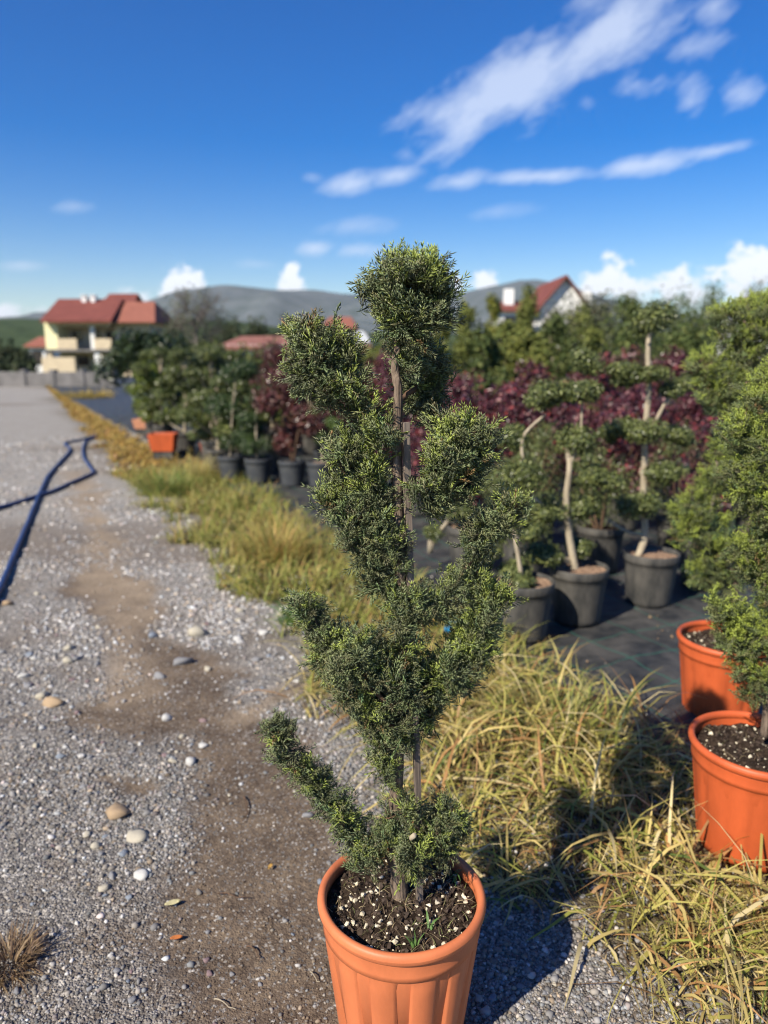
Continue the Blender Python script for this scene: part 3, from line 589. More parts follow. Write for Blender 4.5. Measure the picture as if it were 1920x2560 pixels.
# ------------------------------------------------------------------ pots
def orange_pot_mesh(parent, rt=.19, h=.37, mt=None, n=192, flutes=12, ph=0.0, dep=.0065):
    rb = rt * .74; r_at = lambda z: rb + (rt * .925 - rb) * (z / (h * .80)) ** 1.0
    def fl(th, r, z, j):
        if z < .012 or z > h * .795: return 0
        p = ((th + ph) / (2 * math.pi) * flutes) % 1.0; k = min(1, (h * .795 - z) / .02) * min(1, z / .03)
        if p < .34: return -dep * k * min(1, p / .05) * min(1, (.34 - p) / .02)
        q = (p - .34) / .66; return dep * .55 * k * math.sin(q * math.pi)
    pot = MB(); zs = list(np.linspace(0, h * .79, 14))
    pot.lathe([(rb * .9, 0)] + [(r_at(z), z) for z in zs] + [(r_at(h * .79) + .001, h * .797), (r_at(h * .79) + .006, h * .800), (rt * .945, h * .83), (rt * .955, h * .905), (rt * .958, h * .915), (rt * .93, h * .93)], n, fl)
    pot.lathe([(rt * .93, h * .95), (rt * .92, h * .8), (rb * .95, .02), (.001, .02)], 64)
    po = pot.build('pot', mt or M_terra, parent)
    rim = MB(); pr = []
    for a in np.linspace(0, 2 * math.pi, 15): pr.append((rt * .975 + .0105 * math.cos(a) - .003, h - .014 + .0135 * math.sin(a) * (1.15 if math.sin(a) < 0 else 1)))
    rim.lathe(pr, 96); rim.build('rim', mt or M_terra, po)
    return po
def soil_mesh(parent, r, z, mt, seed=0, grains=0, straw=0, amp=.02, name='soil'):
    nr, na = 26, 72; V = [(0, 0, z)]
    for i in range(1, nr + 1):
        for k in range(na):
            a = 2 * math.pi * k / na; q = r * i / nr; x, y = q * math.cos(a), q * math.sin(a)
            V.append((x, y, z))
    V = np.array(V); V[:, 2] += amp * (fbm(V[:, 0] * 22 + seed, V[:, 1] * 22, 0, 4) - .5) * 1.6 + .012 * (1 - (np.hypot(V[:, 0], V[:, 1]) / r) ** 2)
    F = [(0, 1 + k, 1 + (k + 1) % na) for k in range(na)] + [(1 + i * na + k, 1 + (i + 1) * na + k, 1 + (i + 1) * na + (k + 1) % na, 1 + i * na + (k + 1) % na) for i in range(nr - 1) for k in range(na)]
    s = MB().add(V, F).build(name, mt, parent)
    zf = lambda x, y: z + amp * (fbm(x * 22 + seed, y * 22, 0, 4) - .5) * 1.6 + .012 * (1 - (np.hypot(x, y) / r) ** 2)
    if grains:
        a = rng.uniform(0, 6.28, grains); q = r * .95 * np.sqrt(rng.random(grains)); x, y = q * np.cos(a), q * np.sin(a)
        V, F, C = scatter_lumps(np.stack([x, y, zf(x, y)], -1), .0016 + .0058 * rng.random(grains) ** 3, pick_cols(grains, [(.70, .63, .47), (.62, .55, .40), (.055, .038, .027)], [.09, .07, .84]), (.6, .95), .15, .6)
        link('perlite', mesh_np('perlite', V, F, C, smooth=False), M_stone, s, kind='stuff')
    if straw:
        a = rng.uniform(0, 6.28, straw); q = r * .92 * np.sqrt(rng.random(straw)); x, y = q * np.cos(a), q * np.sin(a)
        blades('straw_bits', np.stack([x, y, zf(x, y) + .002], -1), rng.uniform(.012, .035, straw), rng.uniform(.0009, .0022, straw), rng.uniform(1.2, 1.6, straw), pick_cols(straw, [(.38, .30, .17), (.22, .15, .09), (.20, .22, .08)], [.5, .3, .2]), .2, seg=3, parent=s, kind='stuff')
    return s, zf

def px_blobs(L, Y0, base, flat=1.0, depth=1.0):
    out = []
    for b in L:
        u, v, r = b[:3]; dy = b[3] if len(b) > 3 else 0; ry = b[4] if len(b) > 4 else r; Y = Y0 + dy; p = W(u, v, Y) - base; m = MPP(u, v, Y)
        out.append((p, (r * m, r * m * depth, ry * m * flat)))
    return out

# ------------------------------------------------------------------ the main plant
def build_main():
    base = np.array([pc[0], pc[1], 0.0])
    t = thing('potted_juniper', base, 'tall pompon pruned juniper in a fluted orange pot on the gravel', 'potted tree')
    orange_pot_mesh(t, POT_RT, POT_H, M_terra, flutes=12, ph=.089, dep=.009)
    soil, zf = soil_mesh(t, POT_RT * .915, POT_H - .040, M_soil, 3, grains=1500, straw=420)
    tb = PZ(1001, 2246, POT_H - .035); Yt = tb[1]
    loc = lambda u, v, dy=0: W(u, v, Yt + dy) - base
    def tubepx(pts, rads, name, mt, parent, n=10, jit=.12, m=None, label=None):
        P = spline([loc(*p) for p in pts], m or len(pts) * 5); rr = np.interp(np.linspace(0, 1, len(P)), np.linspace(0, 1, len(rads)), rads)
        P = P + (rng.random(P.shape) - .5) * .0035
        return MB().tube(P, rr, n, jit=jit).build(name, mt, parent, label=label)
    trunk = tubepx([(1000, 2262), (997, 2200), (985, 2100), (992, 1970), (996, 1820), (1003, 1640), (1006, 1480), (998, 1300), (993, 1160), (994, 990), (990, 900), (1000, 790), (1012, 690)],
                   [.023, .018, .014, .014, .0135, .013, .0125, .012, .011, .009, .008, .006, .003], 'trunk', M_bark, t, 12, .22)
    for pts, r0 in [([(992, 1060), (900, 1010), (820, 920), (780, 850)], .006), ([(995, 1180), (1060, 1200), (1140, 1140), (1190, 1080)], .006),
                    ([(998, 1330), (930, 1290), (860, 1180), (840, 1140)], .006), ([(1002, 1450), (930, 1370), (850, 1270)], .006),
                    ([(1004, 1560), (1090, 1520), (1180, 1400), (1235, 1300), (1290, 1265)], .006), ([(1000, 1860), (1100, 1750), (1180, 1620), (1220, 1500)], .0085),
                    ([(1000, 1800), (900, 1730), (830, 1620), (780, 1530)], .007), ([(1000, 1780, -.03), (930, 1720, -.05), (890, 1640, -.05)], .006),
                    ([(990, 2150), (900, 2110), (820, 2010), (740, 1900), (690, 1840)], .007), ([(1000, 2140, -.02), (1080, 2090, -.03), (1140, 2050, -.03)], .006),
                    ([(995, 2215), (965, 2130), (930, 2095)], .006), ([(1000, 1000, .03), (1050, 960, .06), (1070, 920, .06)], .006)]:
        tubepx(pts, [r0, r0 * .8, r0 * .4], 'branch', M_twig if r0 < .0065 else M_bark, trunk, 7, .2)
    sb = PZ(1049, 2276, POT_H - .05) - base; st = W(1014, 1056, Yt - .012) - base
    stk = MB().tube(spline([sb, (sb * 2 + st) / 3 + np.array([.003, 0, 0]), (sb + 2 * st) / 3, st], 22), [.0092] * 22, 4, jit=.10).build('support_stake', M_stake, t, smooth=False, label='thin weathered wooden stake tied to the trunk')
    pads = {
     'top': ([(1015, 735, 100, 0, 92), (960, 700, 52, -.02), (1070, 700, 56, 0), (1015, 668, 58, 0), (945, 720, 46, 0), (1085, 780, 50, 0), (1020, 800, 70, 0), (975, 790, 46), (1000, 850, 34), (1045, 850, 36), (1100, 745, 36, 0), (1020, 885, 28)], 900),
     'upper_left': ([(783, 855, 62), (762, 930, 52), (838, 905, 66, .02), (805, 880, 60, -.02), (868, 980, 62), (820, 975, 46, -.02), (925, 1030, 52), (960, 1085, 36, -.03), (760, 838, 40), (845, 860, 40, .02)], 780),
     'upper_right_back': ([(1056, 950, 66, .10, 84), (1040, 895, 46, .06), (1082, 1020, 52, .09), (1030, 920, 30, .0), (1080, 960, 50, .1)], 430),
     'right': ([(1165, 1090, 60), (1120, 1150, 60, -.02), (1164, 1195, 52), (1062, 1220, 48, -.02), (1215, 1090, 30), (1092, 1262, 28), (1120, 1080, 42), (1180, 1140, 50), (1120, 1210, 46, -.02)], 700),
     'left': ([(868, 1125, 52), (915, 1175, 52), (835, 1250, 46), (889, 1295, 62, -.02), (937, 1240, 56), (920, 1370, 52), (966, 1350, 44, -.03), (947, 1445, 48), (985, 1500, 34, -.03), (860, 1215, 40, .02), (890, 1350, 44), (905, 1120, 34, .02), (955, 1300, 40, -.02)], 980),
     'right_arm': ([(1289, 1268, 38), (1255, 1290, 38), (1227, 1312, 40), (1193, 1360, 40), (1178, 1425, 42), (1140, 1462, 38), (1106, 1510, 34), (1063, 1515, 36, -.02), (1034, 1540, 36, -.03), (1200, 1330, 34), (1025, 1490, 30, -.03)], 640),
     'right_lower': ([(1217, 1492, 54), (1198, 1552, 56), (1243, 1490, 42), (1169, 1628, 62), (1130, 1668, 60, -.02), (1106, 1726, 46), (1164, 1708, 32), (1072, 1774, 42), (1063, 1822, 32), (1075, 1690, 44, -.02), (1210, 1600, 42), (1030, 1660, 34, -.03)], 900),
     'left_lower': ([(774, 1525, 34), (793, 1567, 44), (827, 1602, 46), (803, 1652, 32), (750, 1510, 20), (855, 1640, 40, .02)], 330),
     'front_lower': ([(899, 1625, 52, -.06), (870, 1668, 50, -.05), (945, 1605, 38, -.04), (870, 1716, 42, -.03), (909, 1764, 44, -.02), (966, 1755, 46, -.03), (928, 1803, 42, -.02), (986, 1808, 44, -.03), (1015, 1850, 28, -.03), (957, 1855, 38, -.02), (962, 1908, 28, -.02), (971, 1948, 20, -.02), (925, 1690, 46, -.05), (1000, 1700, 40, -.05), (1010, 1620, 36, -.045), (1012, 1560, 34, -.04), (1000, 1400, 28, -.035), (1020, 1745, 36, -.05), (975, 1670, 40, -.05)], 1000),
     'lowest_arm': ([(684, 1830, 32), (718, 1845, 36), (706, 1893, 34), (757, 1920, 38), (780, 1945, 36), (802, 1969, 38), (846, 2017, 38), (875, 2068, 42), (913, 2102, 38), (910, 2140, 32, -.02), (665, 1815, 18)], 560),
     'base': ([(971, 2041, 38, -.02), (1019, 2027, 32, -.03), (1111, 2030, 46), (1138, 2063, 40), (1082, 2088, 44, -.02), (1024, 2107, 40, -.04), (1019, 2148, 32, -.05), (1101, 2132, 34), (1048, 2172, 22, -.04), (960, 2090, 34, -.03), (1120, 2100, 36), (940, 2150, 22, -.04)], 640)}
    for k, (L, n) in pads.items():
        bl = px_blobs([(b[0], b[1], b[2] * (.80 if k not in ('top', 'upper_left', 'right') else .88), *b[3:]) for b in L], Yt, base, 1.0, 1.12); r = rnd.randrange(100)
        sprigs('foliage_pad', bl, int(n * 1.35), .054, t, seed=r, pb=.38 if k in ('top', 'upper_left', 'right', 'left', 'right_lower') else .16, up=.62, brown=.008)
        # inner twigs
        tw = MB()
        for _ in range(int(len(bl) * 7)):
            c, q = bl[rnd.randrange(len(bl))]; d = unit(np.array([rnd.gauss(0, 1), rnd.gauss(0, 1), rnd.gauss(.5, .8)])); a = c - d * q[0] * .5; b = c + d * q[0] * rnd.uniform(.4, .95)
            tw.tube([a, (a + b) / 2 + np.array([rnd.uniform(-.004, .004)] * 3), b], [.0018, .0014, .0007], 4, cap=False)
        tw.build('twigs', M_twig, trunk, kind='stuff')
    st0 = W(1036, 2088, Yt - .075) - base; st1 = W(1010, 2110, Yt - .01) - base
    MB().tube([st1, (st0 + st1) / 2, st0], [.006, .0058, .0055], 9).build('cut_stub', M_paletrunk, trunk, label='pale sawn branch stub near the base')
    # weeds growing in the pot
    for (u, v, n, L) in [(1130, 2190, 9, .045), (1035, 2365, 7, .035), (1070, 2320, 6, .045)]:
        p = PZ(u, v, POT_H - .03) - base; q = np.tile(p, (n, 1)) + rng.normal(0, .004, (n, 3)) * [1, 1, 0]
        blades('weed', q, rng.uniform(L * .5, L, n), rng.uniform(.003, .007, n), rng.uniform(.3, 1.1, n), pick_cols(n, [(.13, .24, .06), (.10, .19, .05)], [.5, .5]), .6, parent=t, label='small bright green weed sprouting from the soil')
build_main()

# ------------------------------------------------------------------ junipers in the orange pots on the right
def side_juniper(u, v, dia, blobs, n, label, trunk_pts, seed, size=.052, col=None):
    h = .37; c = PZ(u, v, h); base = np.array([c[0], c[1], .0]); t = thing('potted_juniper', base, label, 'potted tree', None)
    orange_pot_mesh(t, dia / 2, h, M_terra2, n=168, flutes=14, ph=.3 * seed, dep=.003)
    soil_mesh(t, dia / 2 * .915, h - .045, M_soil, seed, grains=900, straw=120)
    P = spline([W(a, b, c[1] + d) - base for a, b, d in trunk_pts], 24)
    tr = MB().tube(P, np.linspace(.016, .005, 24), 9, jit=.2).build('trunk', M_bark, t)
    pads = [px_blobs(L, c[1], base, 1.0, 1.1) for L in blobs]
    for bl, k in zip(pads, n):
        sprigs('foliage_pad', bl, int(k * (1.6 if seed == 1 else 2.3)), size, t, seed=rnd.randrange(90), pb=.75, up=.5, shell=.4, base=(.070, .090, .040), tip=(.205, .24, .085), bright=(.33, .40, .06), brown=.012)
        cc = np.mean([b[0] for b in bl], 0); i = int(np.argmin([np.linalg.norm(q - cc + np.array([0, 0, .08])) for q in P]))
        MB().tube(spline([P[i], (P[i] + cc) / 2 - np.array([0, 0, .03]), cc], 10), np.linspace(.007, .003, 10), 6, jit=.2).build('branch', M_bark, tr)
    return t
side_juniper(1897, 1850, .41,
    [[(1900, 1010, 46), (1960, 960, 60), (1850, 1080, 46), (1900, 1120, 56), (1860, 1180, 44), (1840, 1075, 34)],
     [(1905, 1270, 60), (1860, 1230, 36), (1960, 1330, 80), (1885, 1190, 50)],
     [(1890, 1390, 50), (1850, 1370, 34), (1910, 1450, 56), (1960, 1420, 70)],
     [(1800, 1515, 34), (1840, 1540, 40), (1780, 1505, 18), (1850, 1600, 46), (1890, 1580, 54), (1860, 1660, 40), (1900, 1680, 46), (1880, 1730, 26), (1830, 1585, 32), (1950, 1600, 70)]],
    [700, 520, 500, 900], 'juniper in the front red orange pot standing in the long grass', [(1912, 1840, 0), (1925, 1700, 0), (1935, 1400, 0), (1940, 1150, 0), (1950, 960, 0)], 1)
side_juniper(1817, 1590, .40,
    [[(1850, 800, 62), (1900, 850, 64), (1810, 790, 36), (1890, 780, 50), (1860, 890, 50), (1920, 800, 60), (1830, 860, 46)],
     [(1770, 920, 46), (1810, 960, 52), (1850, 990, 56), (1760, 980, 34), (1740, 900, 22), (1800, 1000, 40)],
     [(1800, 1180, 50), (1820, 1120, 44), (1850, 1200, 60), (1770, 1210, 36)],
     [(1740, 1265, 46), (1700, 1290, 32), (1770, 1310, 50), (1720, 1330, 40), (1780, 1380, 50), (1760, 1430, 40), (1830, 1400, 60), (1800, 1460, 40)]],
    [700, 560, 420, 800], 'juniper with bright tips in the rear red orange pot beside the weed fabric', [(1822, 1600, 0), (1850, 1400, 0), (1900, 1150, 0), (1905, 960, 0), (1880, 880, 0), (1860, 800, 0)], 2)

# ------------------------------------------------------------------ black nursery pots
def pot_mesh_black(name, r, h, n=48):
    rb = r * .78; m = MB(); rib = lambda th, rr, z, j: (-.0025 if (th / (2 * math.pi) * 24) % 1 < .35 and .03 < z < h * .78 else 0)
    zs = np.linspace(0, h * .84, 10)
    m.lathe([(rb * .85, 0)] + [(rb + (r * .95 - rb) * z / (h * .84), z) for z in zs] + [(r * .985, h * .85), (r, h * .87), (r, h * .985), (r * .985, h), (r * .95, h), (r * .93, h * .9), (rb, .03), (.001, .03)], n, rib)
    me = bpy.data.meshes.new(name); me.from_pydata(m.v, [], m.f); me.update(); me.polygons.foreach_set('use_smooth', [True] * len(me.polygons)); return me
BP = pot_mesh_black('pot', .17, .33); BP.materials.append(M_blackpot)
GP = pot_mesh_black('pot', .165, .30); GP.materials.append(M_greypot)
def soil_disc(parent, r, z, mt):
    V = [(0, 0, z + .02)] + [(r * q * math.cos(a), r * q * math.sin(a), z + rnd.uniform(-.006, .012)) for q in (.5, 1) for a in np.linspace(0, 6.283, 25)[:-1]]
    F = [(0, 1 + k, 1 + (k + 1) % 24) for k in range(24)] + [(1 + k, 25 + k, 25 + (k + 1) % 24, 1 + (k + 1) % 24) for k in range(24)]
    return MB().add(V, F).build('soil', mt, parent)
FILL = []
ILEX = [(.125, .15, .048), (.075, .098, .034), (.18, .205, .062), (.26, .28, .10)]; ILEXP = [.42, .33, .18, .07]
def cloud_tree(x, y, pads, trunks, label, n=950, size=.022, pot=None, pal=ILEX, pr=ILEXP, group=None, z0=.028, mulch=True, name='cloud_pruned_shrub'):
    t = thing(name, (x, y, z0), label, 'potted shrub', group); base = np.array([x, y, z0])
    pm = pot or BP; link('pot', pm, None, t); soil_disc(t, .155, .30 if pm is BP else .27, M_mulch if mulch else M_soil)
    for pts, r0 in trunks:
        P = spline([W(u, v, y + d) - base for u, v, d in pts], 18); P[0][2] = max(P[0][2], .28) if P[0][2] < .4 else P[0][2]
        MB().tube(P, np.linspace(r0, r0 * .6, 18), 8, jit=.18).build('trunk', M_paletrunk, t)
    for (u, v, rx, ry, d) in pads:
        p = W(u, v, y + d) - base; m = MPP(u, v, y + d); bl = []
        for _ in range(7):
            a, q = rnd.uniform(0, 6.28), rnd.random() ** .5 * .55; bl.append((p + np.array([math.cos(a) * q * rx * m, math.sin(a) * q * rx * m, rnd.uniform(-.3, .3) * ry * m]), (rx * m * .55, rx * m * .55, ry * m * .62)))
        leaves('foliage_pad', bl, int(n * (rx / 65) * 2.6), size, pal, pr, t, shell=.35, seed=rnd.randrange(99), up=.35, amt=.3)
    return t
cloud_tree(1.66, 4.43, [(1634, 796, 70, 62, 0), (1475, 903, 52, 48, .05), (1596, 929, 78, 34, -.02), (1690, 965, 52, 34, 0), (1590, 1072, 82, 42, 0), (1662, 1182, 56, 38, -.05), (1597, 1265, 62, 42, -.08), (1530, 1085, 40, 30, .1), (1700, 1090, 50, 34, .15), (1560, 945, 40, 26, .05)],
           [([(1590, 1400, 0), (1612, 1340, 0), (1608, 1230, 0), (1612, 1150, 0), (1612, 1085, 0), (1622, 980, 0), (1620, 870, 0), (1632, 800, 0)], .024), ([(1612, 1085, 0), (1640, 1050, -.02), (1664, 1005, 0), (1690, 965, 0)], .014), ([(1612, 1340, 0), (1570, 1330, 0), (1520, 1300, .1)], .013), ([(1618, 950, 0), (1540, 940, .02), (1475, 915, .05)], .008)],
           'cloud pruned shrub with a thick pale trunk and round top ball in black pot')
cloud_tree(1.13, 4.12, [(1365, 988, 76, 52, 0), (1455, 985, 58, 42, 0), (1440, 1095, 66, 52, .05), (1298, 1192, 78, 62, -.1), (1500, 1200, 62, 42, .02), (1365, 1270, 60, 42, 0), (1353, 1385, 76, 42, -.05), (1292, 1425, 58, 40, -.12), (1285, 1095, 50, 44, .05), (1468, 1270, 52, 38, .05), (1440, 1370, 50, 30, .1), (1240, 1330, 40, 40, .0)],
           [([(1440, 1440, 0), (1425, 1350, 0), (1415, 1260, 0), (1424, 1165, 0), (1418, 1120, .03)], .024), ([(1420, 1300, 0), (1330, 1240, -.02), (1306, 1140, 0), (1312, 1085, 0), (1365, 1035, 0)], .012), ([(1424, 1165, 0), (1450, 1090, 0), (1455, 1000, 0)], .010), ([(1430, 1400, 0), (1380, 1390, -.03), (1300, 1420, -.1)], .009)],
           'wide cloud pruned shrub with bent bare branches in dusty black pot')
cloud_tree(.76, 3.86, [(1265, 1290, 52, 44, .05), (1230, 1385, 40, 34, .1), (1320, 1330, 40, 30, .05), (1310, 1455, 34, 24, -.05)], [([(1310, 1500, 0), (1300, 1420, 0), (1280, 1300, 0)], .016)],
           'low green shrub in black pot half hidden behind the juniper arm', mulch=True)
cloud_tree(.62, 5.15, [(1140, 1275, 46, 36, 0), (1085, 1330, 30, 26, 0), (1210, 1210, 60, 50, .1), (1180, 1290, 40, 36, 0)], [([(1075, 1385, 0), (1090, 1340, 0), (1150, 1270, 0)], .018)],
           'thin shrub in mulched black pot just behind the juniper trunk', n=500)
cloud_tree(2.15, 4.78, [(1770, 1330, 66, 60, 0), (1800, 1200, 60, 50, 0), (1745, 1430, 46, 50, -.1), (1700, 1270, 40, 30, 0), (1830, 1100, 70, 60, 0), (1790, 1000, 60, 46, .1)], [([(1765, 1440, 0), (1775, 1300, 0), (1800, 1100, 0)], .018)],
           'dense green shrub in black pot behind the rear red orange pot', pal=[(.075, .125, .055), (.10, .16, .06), (.05, .085, .035)], pr=[.4, .3, .3], n=1200)

for q, (x, y, h, r, lab) in enumerate([(1.55, 5.15, .95, .34, 'rounded dark green shrub directly behind the two cloud pruned shrubs'), (2.25, 5.5, 1.0, .36, 'rounded dark green shrub behind the thick trunked cloud shrub'), (.98, 5.0, .85, .32, 'rounded dark green shrub behind the wide cloud shrub with bent branches'), (2.9, 5.6, 1.1, .4, 'rounded dark green shrub behind the rear red orange pot juniper'), (1.2, 5.75, 1.0, .36, 'rounded dark green shrub just in front of the burgundy row')]):
    FILL.append((x, y, h, r, lab))
# ------------------------------------------------------------------ second rows of shrubs
RED = [(.080, .026, .034), (.115, .034, .042), (.055, .022, .028), (.26, .055, .055), (.32, .17, .165)]; REDP = [.38, .26, .18, .11, .07]
MAROON = [(.10, .035, .030), (.075, .024, .026), (.16, .060, .045), (.20, .13, .11)]; MARP = [.4, .3, .22, .08]
def bush(name, x, y, h, r, label, pal, pr, n=2600, size=.045, group=None, pot=None, z0=.028, lo=.35, mt=None, k=14, cat='potted shrub', stems=4):
    t = thing(name, (x, y, z0), label, cat, group); zb = 0.0
    if pot is not None: link('pot', pot, None, t); soil_disc(t, .15, .29 if pot is BP else .26, M_soil); zb = .28
    for q in range(stems):
        a = rnd.uniform(0, 6.28); e = np.array([math.cos(a) * r * .45, math.sin(a) * r * .45, h * rnd.uniform(.6, .9)])
        MB().tube(spline([(.02 * math.cos(a), .02 * math.sin(a), zb), e * [.4, .4, .5] + np.array([0, 0, .05]), e], 9), np.linspace(.012, .005, 9) * max(1, h / 1.6), 6, jit=.2).build('stem', M_twig, t)
    bl = []
    for q in range(k):
        a = rnd.uniform(0, 6.28); zz = rnd.uniform(lo, .95); w_ = math.sin(min(1, (1.08 - zz) / .55) * math.pi / 2) * (.65 + .35 * min(1, (zz - lo) / .2)); d = r * w_ * rnd.uniform(.25, .85)
        s = r * rnd.uniform(.28, .48); bl.append((np.array([math.cos(a) * d, math.sin(a) * d, min(h * zz, h - s * .6)]), (s, s, s * .85)))
    leaves('foliage', bl, n, size, pal, pr, t, mt=mt, shell=.3, seed=rnd.randrange(99), amt=.4)
    return t
for x, y, h, r, lab in FILL: bush('round_shrub', x, y, h, r, lab, ILEX, ILEXP, 3600, .024, None, BP, lo=.3)
g_red = 'burgundy shrubs in the bed behind the cloud pruned shrubs'
k = 0
for row, (y0, x0, n) in enumerate([(6.2, .55, 4), (7.0, .35, 6), (7.9, .1, 7), (8.9, .2, 7)]):
    for i in range(n):
        x = x0 + i * .78 + rnd.uniform(-.1, .1); y = y0 + i * .16 + rnd.uniform(-.12, .12)
        rl = ['burgundy leaved shrub in black pot right behind the cloud pruned shrubs', 'burgundy leaved shrub in black pot in the second burgundy row', 'burgundy leaved shrub in black pot in the third burgundy row', 'burgundy leaved shrub in black pot in the rear burgundy row before the green trees'][row]
        bush('burgundy_shrub', x, y, rnd.uniform(1.05, 1.45) + .06 * row, rnd.uniform(.40, .50), rl, RED, REDP, 2700, .05, g_red + ', row %d' % (row + 1), BP, lo=.2); k += 1
for i, (u, v) in enumerate([(575, 1210), (643, 1218), (728, 1225), (800, 1228)]):
    p = G(u, v); p[1] += .14
    lab = ['dark green shrub in grey pot, first of the row by the golden grass', 'dark green shrub in grey pot between another green shrub and the maroon one', 'maroon leaved bushy shrub in grey pot in the front row', 'small round topped green shrub on thin stem in grey pot'][i]
    if i == 0: cloud_tree(p[0], p[1], [(600, 1095, 60, 40, 0), (560, 1010, 60, 44, .1), (600, 930, 60, 40, 0)], [([(575, 1150, 0), (580, 1050, 0), (590, 940, 0)], .016)], lab, pot=GP, mulch=False, pal=[(.05, .085, .026), (.034, .058, .02), (.09, .13, .035)], pr=[.4, .4, .2], n=900, size=.03)
    if i == 1: cloud_tree(p[0], p[1], [(640, 1110, 46, 40, 0), (620, 1050, 40, 30, .1), (650, 990, 50, 40, .1)], [([(643, 1150, 0), (640, 1050, 0), (648, 990, .1)], .014)], lab, pot=GP, mulch=False, pal=[(.05, .085, .026), (.034, .058, .02), (.09, .13, .035)], pr=[.4, .4, .2], n=900, size=.03)
    if i == 2: bush('maroon_shrub', p[0], p[1], 1.35, .46, lab, MAROON, MARP, 3200, .05, None, GP, lo=.3)
    if i == 3: cloud_tree(p[0], p[1], [(812, 1090, 34, 30, 0), (835, 1060, 30, 26, 0)], [([(806, 1170, 0), (808, 1110, 0), (815, 1080, 0)], .012)], lab, pot=GP, mulch=True, pal=[(.11, .17, .045), (.07, .12, .03), (.16, .21, .06)], pr=[.4, .3, .3], n=900, size=.024)
for (x, y, h, r) in [(-.75, 9.4, 1.6, .5), (-1.35, 9.7, 1.65, .5), (-.15, 9.3, 1.45, .5), (-.55, 10.4, 1.6, .5)]:
    bush('maroon_shrub', x, y, h, r, 'maroon leaved shrub in grey pot in the second row behind the grey pots', MAROON, MARP, 2400, .055, 'maroon shrubs in the second row', GP, lo=.25)
DG = [(.095, .12, .034), (.062, .085, .026), (.14, .165, .044), (.20, .21, .06)]; DGP = [.4, .32, .2, .08]
g_dg = 'dark green cloud pruned shrubs along the left side of the bed'
def pom(x, y, h, label, group, pal=DG, pr=DGP):
    t = thing('pompon_shrub', (x, y, .028), label, 'potted shrub', group); link('pot', BP, None, t); soil_disc(t, .15, .29, M_soil)
    P = spline([(0, 0, .28), (rnd.uniform(-.06, .06), 0, h * .5), (rnd.uniform(-.08, .08), 0, h * .9)], 14)
    tr = MB().tube(P, np.linspace(.028, .014, 14), 8, jit=.2).build('trunk', M_paletrunk, t)
    n = 10
    for i in range(n):
        zz = .42 + (h - .55) * (i / (n - 1)); a = i * 2.4 + rnd.uniform(-.4, .4); d = 0 if i == n - 1 else rnd.uniform(.18, .42) * (1.1 - .5 * i / n)
        c = np.array([math.cos(a) * d, math.sin(a) * d, zz]); r = rnd.uniform(.15, .22)
        j = int(min(13, max(0, (zz - .35) / h * 13))); MB().tube(spline([P[j], (P[j] + c) / 2 + np.array([0, 0, -.02]), c], 6), np.linspace(.013, .008, 6), 6).build('branch', M_paletrunk, tr)
        bl = [(c + np.array([rnd.uniform(-.1, .1), rnd.uniform(-.1, .1), rnd.uniform(-.03, .03)]), (r * .7, r * .7, r * .5)) for _ in range(5)]
        leaves('foliage_pad', bl, 620, .045, pal, pr, t, shell=.3, seed=rnd.randrange(99), amt=.35, up=.4)
for (x, y, h) in [(-2.4, 10.3, 1.62), (-3.05, 11.3, 1.62), (-2.15, 10.8, 1.6), (-3.7, 12.4, 1.65), (-2.75, 12.2, 1.7), (-1.75, 11.7, 1.7), (-4.25, 13.7, 1.6), (-1.1, 11.2, 1.65), (-2.1, 9.35, 1.3), (-3.3, 13.6, 1.7)]:
    pom(x, y, h, 'dark green pompon shrub in black pot in the group beside the blue grey fabric', g_dg)
bush('lime_shrub', -3.85, 12.5, 1.35, .46, 'lime green feathery shrub at the edge of the fabric beside the pompon group', [(.13, .17, .025), (.10, .14, .02), (.17, .20, .03)], [.4, .3, .3], 3000, .06, pot=BP, lo=.28)
bush('palm_like_shrub', -6.0, 19.5, 1.95, 1.3, 'dark spreading shrub standing before the cream house', [(.030, .050, .016), (.02, .036, .012), (.05, .075, .02)], [.4, .4, .2], 3600, .16, lo=.3, k=16)

# ---- orange planters on the ground beside the pompon group
def planter(u, v, wpx, label, mt, hpx=50):
    p = G(u, v); m = MPP(u, v, p[1]); wd = wpx * m; h = hpx * m; t = thing('planter_box', (p[0], p[1], .028), label, 'planter')
    b = MB(); a = wd / 2; c = a * .8
    def ring(r, z): return [(-r, -r * .7, z), (r, -r * .7, z), (r, r * .7, z), (-r, r * .7, z)]
    V = ring(c, h * .3) + ring(a, h) + ring(a * .9, h) + ring(c * .9, h * .4); F = [(0, 3, 2, 1)] + [(i + 4 * k_, (i + 1) % 4 + 4 * k_, (i + 1) % 4 + 4 * (k_ + 1), i + 4 * (k_ + 1)) for k_ in range(3) for i in range(4)] + [(12, 13, 14, 15)]
    b.add(V, F).build('box', mt, t, smooth=False, bevel=.008)
    MB().box(-c * .9, c * .9, -c * .6, c * .6, 0, h * .3 - .002).build('base', M_blackpot, t, smooth=False)
    MB().lathe([(.001, h * .82), (a * .62, h * .8)], 4).build('soil', M_soil, t, smooth=False)
planter(412, 1150, 66, 'bright orange planter box at the grassy edge beside pompon shrubs', M_terra2, 62)
planter(535, 1155, 60, 'orange planter box in shade under the pompon shrubs', M_terra2, 46)
planter(362, 1085, 50, 'pale salmon planter lying where the blue grey fabric starts', surf('salmon_plastic', (.55, .26, .15), (.48, .22, .13), .5, 8), 34)

